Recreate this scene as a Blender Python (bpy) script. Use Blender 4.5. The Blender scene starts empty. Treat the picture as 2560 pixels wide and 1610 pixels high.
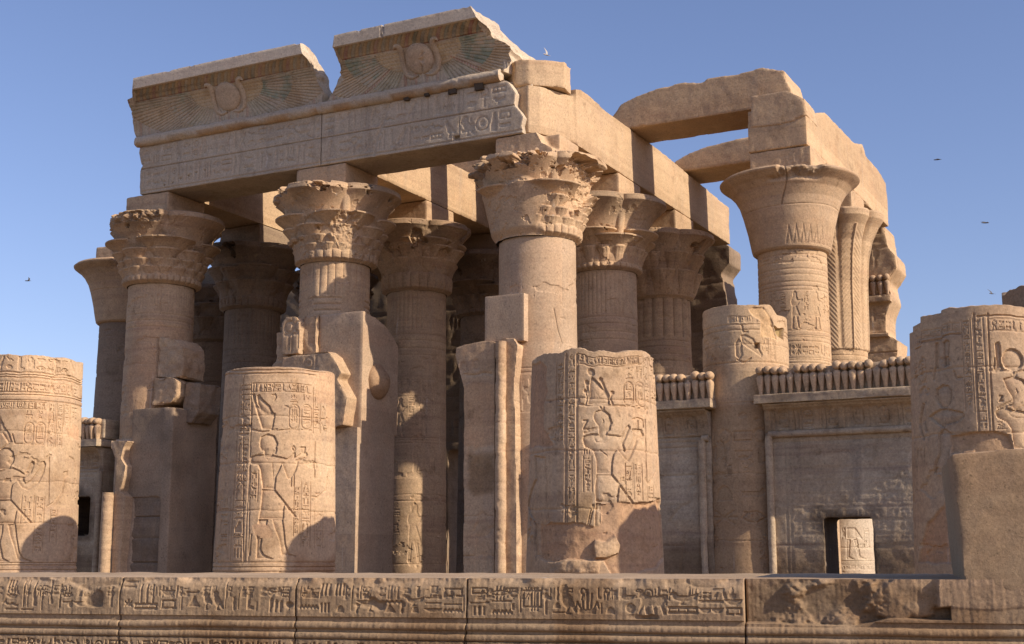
import bpy, bmesh, math, random
import numpy as np
from mathutils import Vector
pi = math.pi
SC = bpy.context.scene
COL = SC.collection
rad = math.radians

# ------------------------------------------------------------------ camera, sky, sun, exposure
F, TH, AL = 3376., math.atan(607/3376.), rad(27.36)
CX, CY, CZ = 20.05, 0., 1.5
cam = bpy.data.objects.new('camera', bpy.data.cameras.new('camera'))
COL.objects.link(cam)
cam.location = (CX, CY, CZ)
cam.rotation_euler = (pi/2+TH, 0, AL)
cam.data.sensor_width = 36
cam.data.lens = F/2560*36
cam.data.clip_end = 6000
SC.camera = cam
SUN_EL, SUN_FRONT = rad(30), rad(2.6)
w = bpy.data.worlds.new('World'); SC.world = w; w.use_nodes = True
nt = w.node_tree; nt.nodes.clear()
sky = nt.nodes.new('ShaderNodeTexSky'); sky.sky_type = 'NISHITA'; sky.sun_disc = False
sky.sun_elevation = SUN_EL; sky.sun_rotation = pi/2+SUN_FRONT
sky.air_density = 1.0; sky.dust_density = .8; sky.ozone_density = 5.0; sky.altitude = 100
bg = nt.nodes.new('ShaderNodeBackground'); bg.inputs[1].default_value = 0.125
wo = nt.nodes.new('ShaderNodeOutputWorld')
hue = nt.nodes.new('ShaderNodeMix'); hue.data_type = 'RGBA'; hue.blend_type = 'MULTIPLY'; hue.inputs[0].default_value = 1
hue.inputs[7].default_value = (1.24, .98, .98, 1); nt.links.new(sky.outputs[0], hue.inputs[6])      # the slightly violet blue of the day
nt.links.new(hue.outputs[2], bg.inputs[0]); nt.links.new(bg.outputs[0], wo.inputs[0])
sl = bpy.data.lights.new('sun', 'SUN'); sl.energy = 4.5; sl.angle = rad(0.53); sl.color = (1, .85, .68)
so = bpy.data.objects.new('sun', sl); COL.objects.link(so)
sv = Vector((math.cos(SUN_FRONT)*math.cos(SUN_EL), -math.sin(SUN_FRONT)*math.cos(SUN_EL), math.sin(SUN_EL)))
so.rotation_euler = sv.to_track_quat('Z', 'Y').to_euler(); so.location = (60, 0, 60)
SC.view_settings.view_transform = 'Standard'; SC.view_settings.look = 'None'
SC.view_settings.exposure = 0.36; SC.view_settings.gamma = 1

# ------------------------------------------------------------------ photo rays (calibrated camera) used to measure positions
def ray(sx, sy):
    a, b = sx-1280, 805-sy
    wv = F*math.cos(TH)-b*math.sin(TH); z = F*math.sin(TH)+b*math.cos(TH)
    return np.array((a*math.cos(AL)-wv*math.sin(AL), a*math.sin(AL)+wv*math.cos(AL), z))
CAMP = np.array((CX, CY, CZ))
def onY(sx, sy, Y):
    d = ray(sx, sy); return CAMP+d*(Y-CY)/d[1]
def onCyl(sx, sy, cx, cy, Rf):
    d = ray(sx, sy); R = Rf(3.)
    for k in range(3):
        o = CAMP[:2]-np.array((cx, cy)); e = d[:2]
        A = e@e; B = o@e; C = o@o-R*R; D = max(B*B-A*C, 0)
        t = (-B-math.sqrt(D))/A; p = CAMP+d*t; R = Rf(p[2])
    return p

# ------------------------------------------------------------------ noise
def _h(ix, iy, iz, s):
    h = (ix*374761393+iy*668265263+iz*1440662683+s*362437) & 0xffffffff
    h = ((h ^ (h >> 13))*1274126177) & 0xffffffff
    h = h ^ (h >> 16)
    return (h & 0xffff)/32767.5-1
def vnoise(p, s=0):
    i = np.floor(p).astype(np.int64); f = p-i; f = f*f*(3-2*f)
    x, y, z = i[..., 0], i[..., 1], i[..., 2]; fx, fy, fz = f[..., 0], f[..., 1], f[..., 2]
    r = 0
    for dx in (0, 1):
        for dy in (0, 1):
            for dz in (0, 1):
                r = r+_h(x+dx, y+dy, z+dz, s)*(fx if dx else 1-fx)*(fy if dy else 1-fy)*(fz if dz else 1-fz)
    return r
def fbm(p, sc, o=4, s=0):
    r = 0; a = 1.; t = 0
    for k in range(o):
        r = r+a*vnoise(p*sc*2**k+17.3*k, s+k); t += a; a *= .5
    return r/t*1.5
def sstep(a, b, x):
    t = np.clip((x-a)/(b-a), 0, 1); return t*t*(3-2*t)

# ------------------------------------------------------------------ materials
def new_mat(name):
    m = bpy.data.materials.new(name); m.use_nodes = True
    n = m.node_tree; n.nodes.clear(); return m, n
def stone_mat(name, c1, c2, stain=.5, strata=.35, bump=.55, streak=.3, grime=(.30, .25, .20), bd=.02, fine=1.):
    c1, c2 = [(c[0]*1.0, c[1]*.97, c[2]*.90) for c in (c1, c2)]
    m, n = new_mat(name); L = n.links.new
    def N(t, **k):
        q = n.nodes.new(t)
        for a, b in k.items(): setattr(q, a, b)
        return q
    geo = N('ShaderNodeNewGeometry')
    def noise(scale, det, vec=None, rough=.6):
        q = N('ShaderNodeTexNoise'); q.inputs['Scale'].default_value = scale; q.inputs['Detail'].default_value = det
        q.inputs['Roughness'].default_value = rough
        v = geo.outputs['Position']
        if vec:
            mp = N('ShaderNodeMapping'); mp.inputs['Scale'].default_value = vec; L(v, mp.inputs[0]); v = mp.outputs[0]
        L(v, q.inputs['Vector']); return q.outputs[0]
    def ramp(src, p0, p1, a=0., b=1.):
        q = N('ShaderNodeMapRange'); q.inputs[1].default_value = p0; q.inputs[2].default_value = p1
        q.inputs[3].default_value = a; q.inputs[4].default_value = b; L(src, q.inputs[0]); return q.outputs[0]
    def mix(fac, a, b, mode='MIX'):
        q = N('ShaderNodeMix', data_type='RGBA', blend_type=mode)
        for s, v in ((0, fac), (6, a), (7, b)):
            if isinstance(v, (float, int)): q.inputs[s].default_value = v
            elif isinstance(v, tuple): q.inputs[s].default_value = (*v, 1)
            else: L(v, q.inputs[s])
        return q.outputs[2]
    col = mix(ramp(noise(.55, 6), .36, .64), c1, c2)
    col = mix(ramp(noise(.9, 5, (1, 1, 1.7), .65), .50, .70, 0, .45), col, (c1[0]*1.04, c1[1]*.91, c1[2]*.84))
    col = mix(ramp(noise(2.3, 6, None, .7), .50, .66, 0, .45), col, (c1[0]*1.12, c1[1]*1.10, c1[2]*1.08))
    st = ramp(noise(1, 5, (.35, .35, 6.5)), .5, .66, 0, strata)
    col = mix(st, col, (c2[0]*.74, c2[1]*.68, c2[2]*.72))
    sk = ramp(noise(1, 5, (3.2, 3.2, .22)), .52, .75, 0, streak)
    col = mix(sk, col, grime)
    gs = ramp(noise(1.3, 8, None, .72), .54, .68, 0, stain)
    col = mix(gs, col, (c1[0]*.62, c1[1]*.57, c1[2]*.52))
    oi = N('ShaderNodeObjectInfo'); sx = N('ShaderNodeSeparateXYZ'); L(geo.outputs['Position'], sx.inputs[0])
    def M(op, a, b):
        q = N('ShaderNodeMath', operation=op)
        for i, v in enumerate((a, b)):
            if isinstance(v, (int, float)): q.inputs[i].default_value = v
            else: L(v, q.inputs[i])
        return q.outputs[0]
    lv = M('FLOOR', M('DIVIDE', M('ADD', sx.outputs[2], M('MULTIPLY', oi.outputs['Random'], 3.)), 1.07), 0)     # each course and block a little different
    wn = N('ShaderNodeTexWhiteNoise', noise_dimensions='2D'); cb = N('ShaderNodeCombineXYZ'); L(lv, cb.inputs[0]); L(M('MULTIPLY', oi.outputs['Random'], 71.), cb.inputs[1]); L(cb.outputs[0], wn.inputs['Vector'])
    cv = ramp(wn.outputs['Value'], 0, 1, .91, 1.07)
    q = N('ShaderNodeVectorMath', operation='SCALE'); L(col, q.inputs[0]); L(cv, q.inputs['Scale']); col = q.outputs[0]
    col = mix(ramp(wn.outputs['Color'], .55, 1., 0, .28), col, (c1[0]*.84, c1[1]*.90, c1[2]*1.0))   # some blocks greyer
    ds = M('MULTIPLY', ramp(noise(1.9, 9, None, .75), .57, .66, 0, stain), ramp(noise(.45, 3), .42, .6))
    col = mix(ds, col, (c1[0]*.42, c1[1]*.39, c1[2]*.36))                       # soot and damp
    ws = M('MULTIPLY', ramp(noise(2.7, 8, (1, 1, .6), .7), .60, .68, 0, .5*min(1, stain*1.5)), ramp(noise(.7, 3), .45, .65))
    col = mix(ws, col, (c1[0]*1.35, c1[1]*1.4, c1[2]*1.5))                      # salt bloom
    wd = M('MULTIPLY', ramp(noise(1, 4, (6, 6, .3)), .66, .72, 0, .55*min(1, streak*2.5)), ramp(noise(.6, 2), .5, .62))
    col = mix(wd, col, (.62, .58, .52))                                         # pale run-off
    gr = ramp(noise(22*fine, 7, None, .8), .3, .7, .68, 1.28)
    q = N('ShaderNodeVectorMath', operation='SCALE'); L(col, q.inputs[0]); L(gr, q.inputs['Scale'])
    pit = ramp(noise(15*fine, 4, None, .6), .62, .70, 1., .62)
    q2 = N('ShaderNodeVectorMath', operation='SCALE'); L(q.outputs[0], q2.inputs[0]); L(pit, q2.inputs['Scale'])
    at = N('ShaderNodeAttribute', attribute_name='tint')
    q3 = N('ShaderNodeVectorMath', operation='MULTIPLY'); L(q2.outputs[0], q3.inputs[0]); L(at.outputs['Vector'], q3.inputs[1])
    b = N('ShaderNodeBsdfPrincipled'); b.inputs['Roughness'].default_value = .92
    b.inputs['Specular IOR Level'].default_value = .18
    L(q3.outputs[0], b.inputs['Base Color'])
    b1 = N('ShaderNodeBump'); b1.inputs['Strength'].default_value = bump; b1.inputs['Distance'].default_value = bd
    L(noise(11*fine, 9, None, .72), b1.inputs['Height'])
    b2 = N('ShaderNodeBump'); b2.inputs['Strength'].default_value = bump*.6; b2.inputs['Distance'].default_value = bd*.3
    L(noise(55*fine, 4), b2.inputs['Height']); L(b1.outputs[0], b2.inputs['Normal'])
    L(b2.outputs[0], b.inputs['Normal'])
    o = N('ShaderNodeOutputMaterial'); L(b.outputs[0], o.inputs[0])
    return m
M_SAND = stone_mat('sandstone', (.53, .39, .26), (.445, .318, .213), stain=.7, strata=.45, streak=.4)
M_BEAM = stone_mat('beam_sandstone', (.53, .392, .256), (.45, .322, .21), stain=.65, streak=.35)
M_FACADE = stone_mat('grey_sandstone', (.54, .46, .365), (.47, .395, .31), stain=.6, streak=.45)
M_SCREEN = stone_mat('stained_sandstone', (.50, .405, .295), (.38, .30, .215), stain=.95, strata=.7, streak=.6, grime=(.2, .16, .125), bump=.8)
M_PLAS = stone_mat('restored_stone', (.46, .35, .255), (.40, .30, .215), stain=.4, strata=.15, bump=.4, streak=.25)
M_DARK = stone_mat('dark_sandstone', (.30, .23, .17), (.23, .175, .13), stain=.7, streak=.5, grime=(.16, .135, .11))  # darker sandstone for inner columns, back wall and some blocks
M_WALL = stone_mat('weathered_sandstone', (.37, .275, .185), (.31, .225, .145), stain=.55, strata=.4, streak=.45, bump=.6, grime=(.25, .16, .085), bd=.005, fine=3.2)
M_GRND = stone_mat('sand', (.25, .18, .115), (.21, .15, .095), strata=0, streak=0)
def plain_mat(name, c, r=.7):
    m, n = new_mat(name); b = n.nodes.new('ShaderNodeBsdfPrincipled'); o = n.nodes.new('ShaderNodeOutputMaterial')
    t = n.nodes.new('ShaderNodeTexNoise'); t.inputs['Scale'].default_value = 25
    mx = n.nodes.new('ShaderNodeMix'); mx.data_type = 'RGBA'
    mx.inputs[6].default_value = (*c, 1); mx.inputs[7].default_value = (c[0]*.6, c[1]*.6, c[2]*.6, 1)
    n.links.new(t.outputs[0], mx.inputs[0]); n.links.new(mx.outputs[2], b.inputs['Base Color'])
    b.inputs['Roughness'].default_value = r; n.links.new(b.outputs[0], o.inputs[0]); return m
M_FLOOR = stone_mat('dark_floor', (.11, .085, .06), (.09, .065, .05), strata=0, streak=0)
M_BIRD2 = plain_mat('pale_feathers', (.45, .42, .38))
M_BIRD = plain_mat('feathers', (.10, .09, .085))

# ------------------------------------------------------------------ object helpers
def thing(name, label, cat, loc, group=None):
    o = bpy.data.objects.new(name, None); COL.objects.link(o); o.location = loc
    o.empty_display_size = .3
    tag(o, label, cat, group); return o
def tag(o, label, cat, group=None):
    o['label'] = label; o['category'] = cat; o['kind'] = 'thing'
    if group: o['group'] = group
    return o
def mesh(name, V, Fs, tint=None, smooth=True, sharp=40):
    V = np.asarray(V, float).reshape(-1, 3)
    me = bpy.data.meshes.new(name)
    me.vertices.add(len(V)); me.vertices.foreach_set('co', V.ravel())
    if not isinstance(Fs, list): Fs = [Fs]
    idx = np.concatenate([f.ravel() for f in Fs]).astype(np.int32)
    tot = np.concatenate([np.full(len(f), f.shape[1], np.int32) for f in Fs])
    st = np.concatenate([[0], np.cumsum(tot)[:-1]]).astype(np.int32)
    me.loops.add(len(idx)); me.loops.foreach_set('vertex_index', idx)
    me.polygons.add(len(tot)); me.polygons.foreach_set('loop_start', st)
    me.polygons.foreach_set('use_smooth', np.full(len(tot), smooth, bool))
    me.update(calc_edges=True)
    if smooth and sharp: me.set_sharp_from_angle(angle=rad(sharp))
    set_tint(me, tint)
    return me
def set_tint(me, tint):
    n = len(me.vertices)
    c = np.ones((n, 4), np.float32)
    if tint is not None: c[:, :3] = np.asarray(tint).reshape(-1, 3) if np.ndim(tint) > 1 else tint
    a = me.color_attributes.new('tint', 'FLOAT_COLOR', 'POINT')
    a.data.foreach_set('color', c.ravel())
def link(name, me, mat, parent=None, base=None):
    """link a mesh whose vertices are in world coordinates; origin goes to the parent's base, or the mesh's own base"""
    o = bpy.data.objects.new(name, me); COL.objects.link(o)
    me.materials.append(mat)
    n = len(me.vertices); co = np.empty(n*3); me.vertices.foreach_get('co', co); co = co.reshape(-1, 3)
    if parent:
        b = np.array(parent.matrix_basis.translation if parent.parent is None else (parent.matrix_basis.translation+parent.parent.matrix_basis.translation))
    else:
        b = np.array(base) if base is not None else np.array((co[:, 0].mean(), co[:, 1].mean(), co[:, 2].min()))
    me.vertices.foreach_set('co', (co-b).ravel()); me.update()
    if parent: o.parent = parent
    else: o.location = b
    return o
def gridF(nu, nv, wrap=False):
    i = np.arange(nu if wrap else nu-1)[:, None]; j = np.arange(nv-1)[None]
    a = i*nv+j; b = ((i+1) % nu)*nv+j
    return np.stack([a, b, b+1, a+1], -1).reshape(-1, 4)

# stone block: closed solids -> fine even mesh -> worn edges, chips, carving
def solid(boxes=(), prisms=()):
    bm = bmesh.new()
    for b in boxes:
        x0, x1, y0, y1, z0, z1 = b
        v = [bm.verts.new(p) for p in ((x0, y0, z0), (x1, y0, z0), (x1, y1, z0), (x0, y1, z0), (x0, y0, z1), (x1, y0, z1), (x1, y1, z1), (x0, y1, z1))]
        for f in ((3, 2, 1, 0), (4, 5, 6, 7), (0, 1, 5, 4), (1, 2, 6, 5), (2, 3, 7, 6), (3, 0, 4, 7)): bm.faces.new([v[i] for i in f])
    for pts, ax, a0, a1 in prisms:      # outline in the plane across axis ax, extruded a0..a1
        def P(p, a): return (a, p[0], p[1]) if ax == 'x' else ((p[0], a, p[1]) if ax == 'y' else (p[0], p[1], a))
        va = [bm.verts.new(P(p, a0)) for p in pts]; vb = [bm.verts.new(P(p, a1)) for p in pts]; k = len(pts)
        fs = [bm.faces.new(va), bm.faces.new(vb[::-1])]
        for i in range(k): fs.append(bm.faces.new((va[i], vb[i], vb[(i+1) % k], va[(i+1) % k])))
        bmesh.ops.recalc_face_normals(bm, faces=fs)
        bmesh.ops.triangulate(bm, faces=fs[:2])
    me = bpy.data.meshes.new('tmp'); bm.to_mesh(me); bm.free(); return me
def remesh(me, vox):
    o = bpy.data.objects.new('tmp', me); COL.objects.link(o)
    md = o.modifiers.new('r', 'REMESH'); md.mode = 'VOXEL'; md.voxel_size = vox
    dg = bpy.context.evaluated_depsgraph_get(); dg.update()
    r = bpy.data.meshes.new_from_object(o.evaluated_get(dg))
    bpy.data.objects.remove(o); bpy.data.meshes.remove(me); return r
def getV(me):
    n = len(me.vertices); a = np.empty(n*3); me.vertices.foreach_get('co', a); a = a.reshape(-1, 3)
    b = np.empty(n*3); me.vertex_normals.foreach_get('vector', b); return a, b.reshape(-1, 3)
def stone(name, boxes=(), prisms=(), mat=None, parent=None, vox=.04, wear=.3, amp=.008, chip=.0, seed=0, reliefs=(), tintf=None, nsc=2.5, split=None):
    me = remesh(solid(boxes, prisms), vox)
    V, Nn = getV(me); V = V.copy(); n = len(V)
    e = np.empty(len(me.edges)*2, np.int32); me.edges.foreach_get('vertices', e); e = e.reshape(-1, 2)
    dg = np.bincount(e.ravel(), minlength=n).astype(float)
    def lap(X):
        S = np.stack([np.bincount(e[:, 0], X[e[:, 1], k], n)+np.bincount(e[:, 1], X[e[:, 0], k], n) for k in range(3)], 1)
        return S/dg[:, None]
    P0 = V.copy()
    if wear > 0:
        mk = sstep(-.25, .55, fbm(P0, nsc, 3, seed))
        kk = int(max(1, round(3*wear*.04/vox)))
        for k in range(kk): V += (lap(V)-V)*(.02+.6*mk*wear)[:, None]
    Nf = Nn
    V -= Nf*(amp*(1+fbm(P0, nsc*1.6, 5, seed+9)))[:, None]
    if chip > 0:
        # break edges: where the smoothed surface has pulled away, bite further
        X = P0.copy()
        for k in range(int(.22/vox)): X = lap(X)
        d = np.linalg.norm(X-P0, axis=1)
        ed = sstep(.006, .05, d)
        c = ed*sstep(.12, .26, fbm(P0, 2.3, 5, seed+31))
        V -= Nf*(c*chip*(.75+.7*fbm(P0, 9, 4, seed+77)))[:, None]
    tint = np.ones((n, 3))
    for rl, ax, sgn in reliefs:           # carve a relief into faces looking along sgn*ax
        k = 'xyz'.index(ax); ua = 1 if ax == 'x' else 0
        msk = (Nn[:, k]*sgn > .6)
        h, t = rl.sample(V[msk][:, ua], V[msk][:, 2])
        V[msk, k] += sgn*h; tint[msk] *= t
    if tintf is not None: tint = tint*tintf(P0, Nn)
    me.vertices.foreach_set('co', V.ravel()); me.update()
    set_tint(me, tint)
    me.polygons.foreach_set('use_smooth', np.ones(len(me.polygons), bool))
    me.set_sharp_from_angle(angle=rad(38))
    return link(name, me, mat, parent)

# ------------------------------------------------------------------ carving: height map on a (u,v) grid
class Relief:
    def __init__(s, u, v):
        s.u, s.v = np.asarray(u, float), np.asarray(v, float)
        s.h = np.zeros((len(u), len(v))); s.t = np.ones((len(u), len(v), 3))
    def sub(s, P, pad):
        x0, y0 = P.min(0)-pad; x1, y1 = P.max(0)+pad
        i0, i1 = np.searchsorted(s.u, (x0, x1)); j0, j1 = np.searchsorted(s.v, (y0, y1))
        if i1 <= i0 or j1 <= j0: return None
        U, Vv = np.meshgrid(s.u[i0:i1], s.v[j0:j1], indexing='ij')
        return (slice(i0, i1), slice(j0, j1)), U, Vv
    @staticmethod
    def dist(U, Vv, P, closed):
        d = np.full(U.shape, 1e9); k = len(P); ins = np.zeros(U.shape, bool)
        for a in range(k if closed else k-1):
            (x0, y0), (x1, y1) = P[a], P[(a+1) % k]
            ex, ey = x1-x0, y1-y0; L = ex*ex+ey*ey+1e-12
            t = np.clip(((U-x0)*ex+(Vv-y0)*ey)/L, 0, 1)
            d = np.minimum(d, (U-x0-t*ex)**2+(Vv-y0-t*ey)**2)
            if closed:
                c = (y0 > Vv) != (y1 > Vv)
                ins ^= c & (U < ex*(Vv-y0)/(ey if abs(ey) > 1e-12 else 1e-12)+x0)
        return np.sqrt(d), ins
    def sdf(s, polys, pad=.03):
        al = np.vstack([np.asarray(p, float) for p in polys]); q = s.sub(al, pad)
        if q is None: return None
        sl, U, Vv = q; D = np.full(U.shape, -1e9)
        for p in polys:
            d, i = s.dist(U, Vv, np.asarray(p, float), True); D = np.maximum(D, np.where(i, d, -d))
        return sl, D, U, Vv
    def poly(s, pts, depth, bev=.012, inner=.05, flat=.55):
        s.union([pts], depth, bev, inner, flat)
    def union(s, polys, depth, bev=.012, inner=.05, flat=.35):
        q = s.sdf(polys, bev+.01)
        if q is None: return
        sl, D, _, _ = q
        a = np.clip(D/bev+.5, 0, 1)
        s.h[sl] = np.minimum(s.h[sl], -depth*a*(flat+(1-flat)*np.exp(-np.maximum(D, 0)/inner)))
    def raised(s, pts, hgt, bev=.02):
        q = s.sdf([pts], bev)
        if q is None: return
        sl, D, _, _ = q; s.h[sl] += hgt*np.clip(D/bev, 0, 1)
    def patch(s, pts, depth, tint, bev=.02, rough=0., seed=5, smooth=True):
        """an area restored with smooth plaster, slightly set back; wipes the carving under it"""
        q = s.sdf([pts], .15)
        if q is None: return
        sl, D, U, Vv = q
        p = np.stack([U, Vv, U*0], -1)
        D = D+.035*fbm(p, 4, 4, seed)
        a = np.clip(D/bev+.5, 0, 1)
        s.h[sl] = s.h[sl]*(1-a)-depth*a+(a*rough*fbm(p, 6, 4, seed+3) if rough else 0)
        s.t[sl] = s.t[sl]*(1-a[..., None])+np.asarray(tint)*a[..., None]
    def stain(s, pts, tint, bev=.15, seed=3):
        q = s.sdf([pts], .3)
        if q is None: return
        sl, D, U, Vv = q; p = np.stack([U, Vv, U*0], -1)
        a = np.clip((D+.12*fbm(p, 3, 4, seed))/bev+.3, 0, 1)[..., None]
        s.t[sl] *= (1-a)+np.asarray(tint)*a
    def stroke(s, pts, w, depth, bev=None):
        P = np.asarray(pts, float); bev = bev or w*.4; q = s.sub(P, w)
        if q is None: return
        sl, U, Vv = q; d, _ = s.dist(U, Vv, P, False)
        a = np.clip((w/2-d)/bev+.5, 0, 1); s.h[sl] = np.minimum(s.h[sl], -depth*a)
    def ridge(s, pts, w, hgt):
        P = np.asarray(pts, float); q = s.sub(P, w)
        if q is None: return
        sl, U, Vv = q; d, _ = s.dist(U, Vv, P, False)
        s.h[sl] = np.maximum(s.h[sl], s.h[sl]*0+hgt*np.sqrt(np.clip(1-(2*d/w)**2, 0, 1)))
    def hline(s, y, x0, x1, w, depth): s.stroke([(x0, y), (x1, y)], w, depth)
    def vline(s, x, y0, y1, w, depth): s.stroke([(x, y0), (x, y1)], w, depth)
    def ell(s, cx, cy, rx, ry, depth, n=22, **k):
        s.poly([(cx+rx*math.cos(2*pi*i/n), cy+ry*math.sin(2*pi*i/n)) for i in range(n)], depth, **k)
    def sample(s, U, Vv):
        def ix(g, x):
            i = np.clip(np.searchsorted(g, x)-1, 0, len(g)-2); f = np.clip((x-g[i])/(g[i+1]-g[i]), 0, 1)
            o = (x < g[0]) | (x > g[-1]); return i, f, o
        i, f, o1 = ix(s.u, U); j, g, o2 = ix(s.v, Vv)
        def bl(A):
            ff, gg = (f[..., None], g[..., None]) if A.ndim == 3 else (f, g)
            return (A[i, j]*(1-ff)*(1-gg)+A[i+1, j]*ff*(1-gg)+A[i, j+1]*(1-ff)*gg+A[i+1, j+1]*ff*gg)
        o = o1 | o2; h = bl(s.h); t = bl(s.t); h[o] = 0; t[o] = 1; return h, t
    # ---- writing
    def glyph(s, g, x, y, w, h, depth, sw=None, flip=False):
        sw = sw or .09*h
        for it in GL[g]:
            k = it[0]
            def T(p): return ((x+(1-p[0] if flip else p[0])*w), y+p[1]*h)
            if k == 'p': s.poly([T(p) for p in it[1]], depth, bev=min(.012, sw*.5), inner=.2*h, flat=.6)
            elif k == 's': s.stroke([T(p) for p in it[1]], sw*(it[2] if len(it) > 2 else 1), depth)
            elif k == 'c': c = T((it[1], it[2])); s.ell(c[0], c[1], it[3]*h, it[3]*h, depth, bev=min(.012, sw*.5), inner=.2*h, flat=.6)
            elif k == 'o':
                c = T((it[1], it[2])); r = it[3]*h
                s.stroke([(c[0]+r*math.cos(a*pi/8), c[1]+r*math.sin(a*pi/8)) for a in range(17)], sw, depth)
    def text(s, x0, x1, y0, y1, depth, rng, vertical=False, sw=None, dens=1.):
        """fill a band with sign groups; vertical: column x0..x1 filled from the top down"""
        H = (x1-x0) if vertical else (y1-y0); p = y1 if vertical else x0
        while True:
            r = rng.random()
            L = H*rng.uniform(.44, .74)
            if (vertical and p-L < y0) or (not vertical and p+L > x1): break
            bx, by, bw, bh = (x0, p-L, H, L) if vertical else (p, y0, L, H)
            if rng.random() < dens:
                if r < .34:
                    s.glyph(rng.choice(TALL), bx+.08*bw, by+.05*bh, .84*bw, .9*bh, depth, sw, rng.random() < .3)
                elif r < .72:
                    for q in (0, 1): s.glyph(rng.choice(WIDE), bx+.06*bw, by+(.06+.48*q)*bh, .88*bw, .40*bh, depth, sw)
                elif r < .88:
                    s.glyph(rng.choice(THIN), bx+.04*bw, by+.05*bh, .36*bw, .9*bh, depth, sw)
                    s.glyph(rng.choice(SMALL), bx+.48*bw, by+.08*bh, .46*bw, .38*bh, depth, sw)
                    s.glyph(rng.choice(SMALL), bx+.48*bw, by+.54*bh, .46*bw, .38*bh, depth, sw)
                else:
                    s.glyph(rng.choice(THIN), bx+.05*bw, by+.05*bh, .38*bw, .9*bh, depth, sw)
                    s.glyph(rng.choice(THIN), bx+.55*bw, by+.05*bh, .38*bw, .9*bh, depth, sw)
            p = p-L*1.04 if vertical else p+L*1.06
    def cartouche(s, x0, x1, y0, y1, depth, rng, sw):
        r = (x1-x0)/2; cx = (x0+x1)/2
        P = [(cx+r*math.cos(a), y1-r+r*math.sin(a)) for a in np.linspace(0, pi, 9)]
        P += [(cx+r*math.cos(a), y0+r+r*math.sin(a)) for a in np.linspace(pi, 2*pi, 9)]; P.append(P[0])
        s.stroke(P, sw, depth); s.hline(y0-.03*(y1-y0), x0, x1, sw, depth)
        s.text(x0+.22*r, x1-.22*r, y0+.2*r, y1-.25*r, depth, rng, True, sw*.8)

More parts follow.
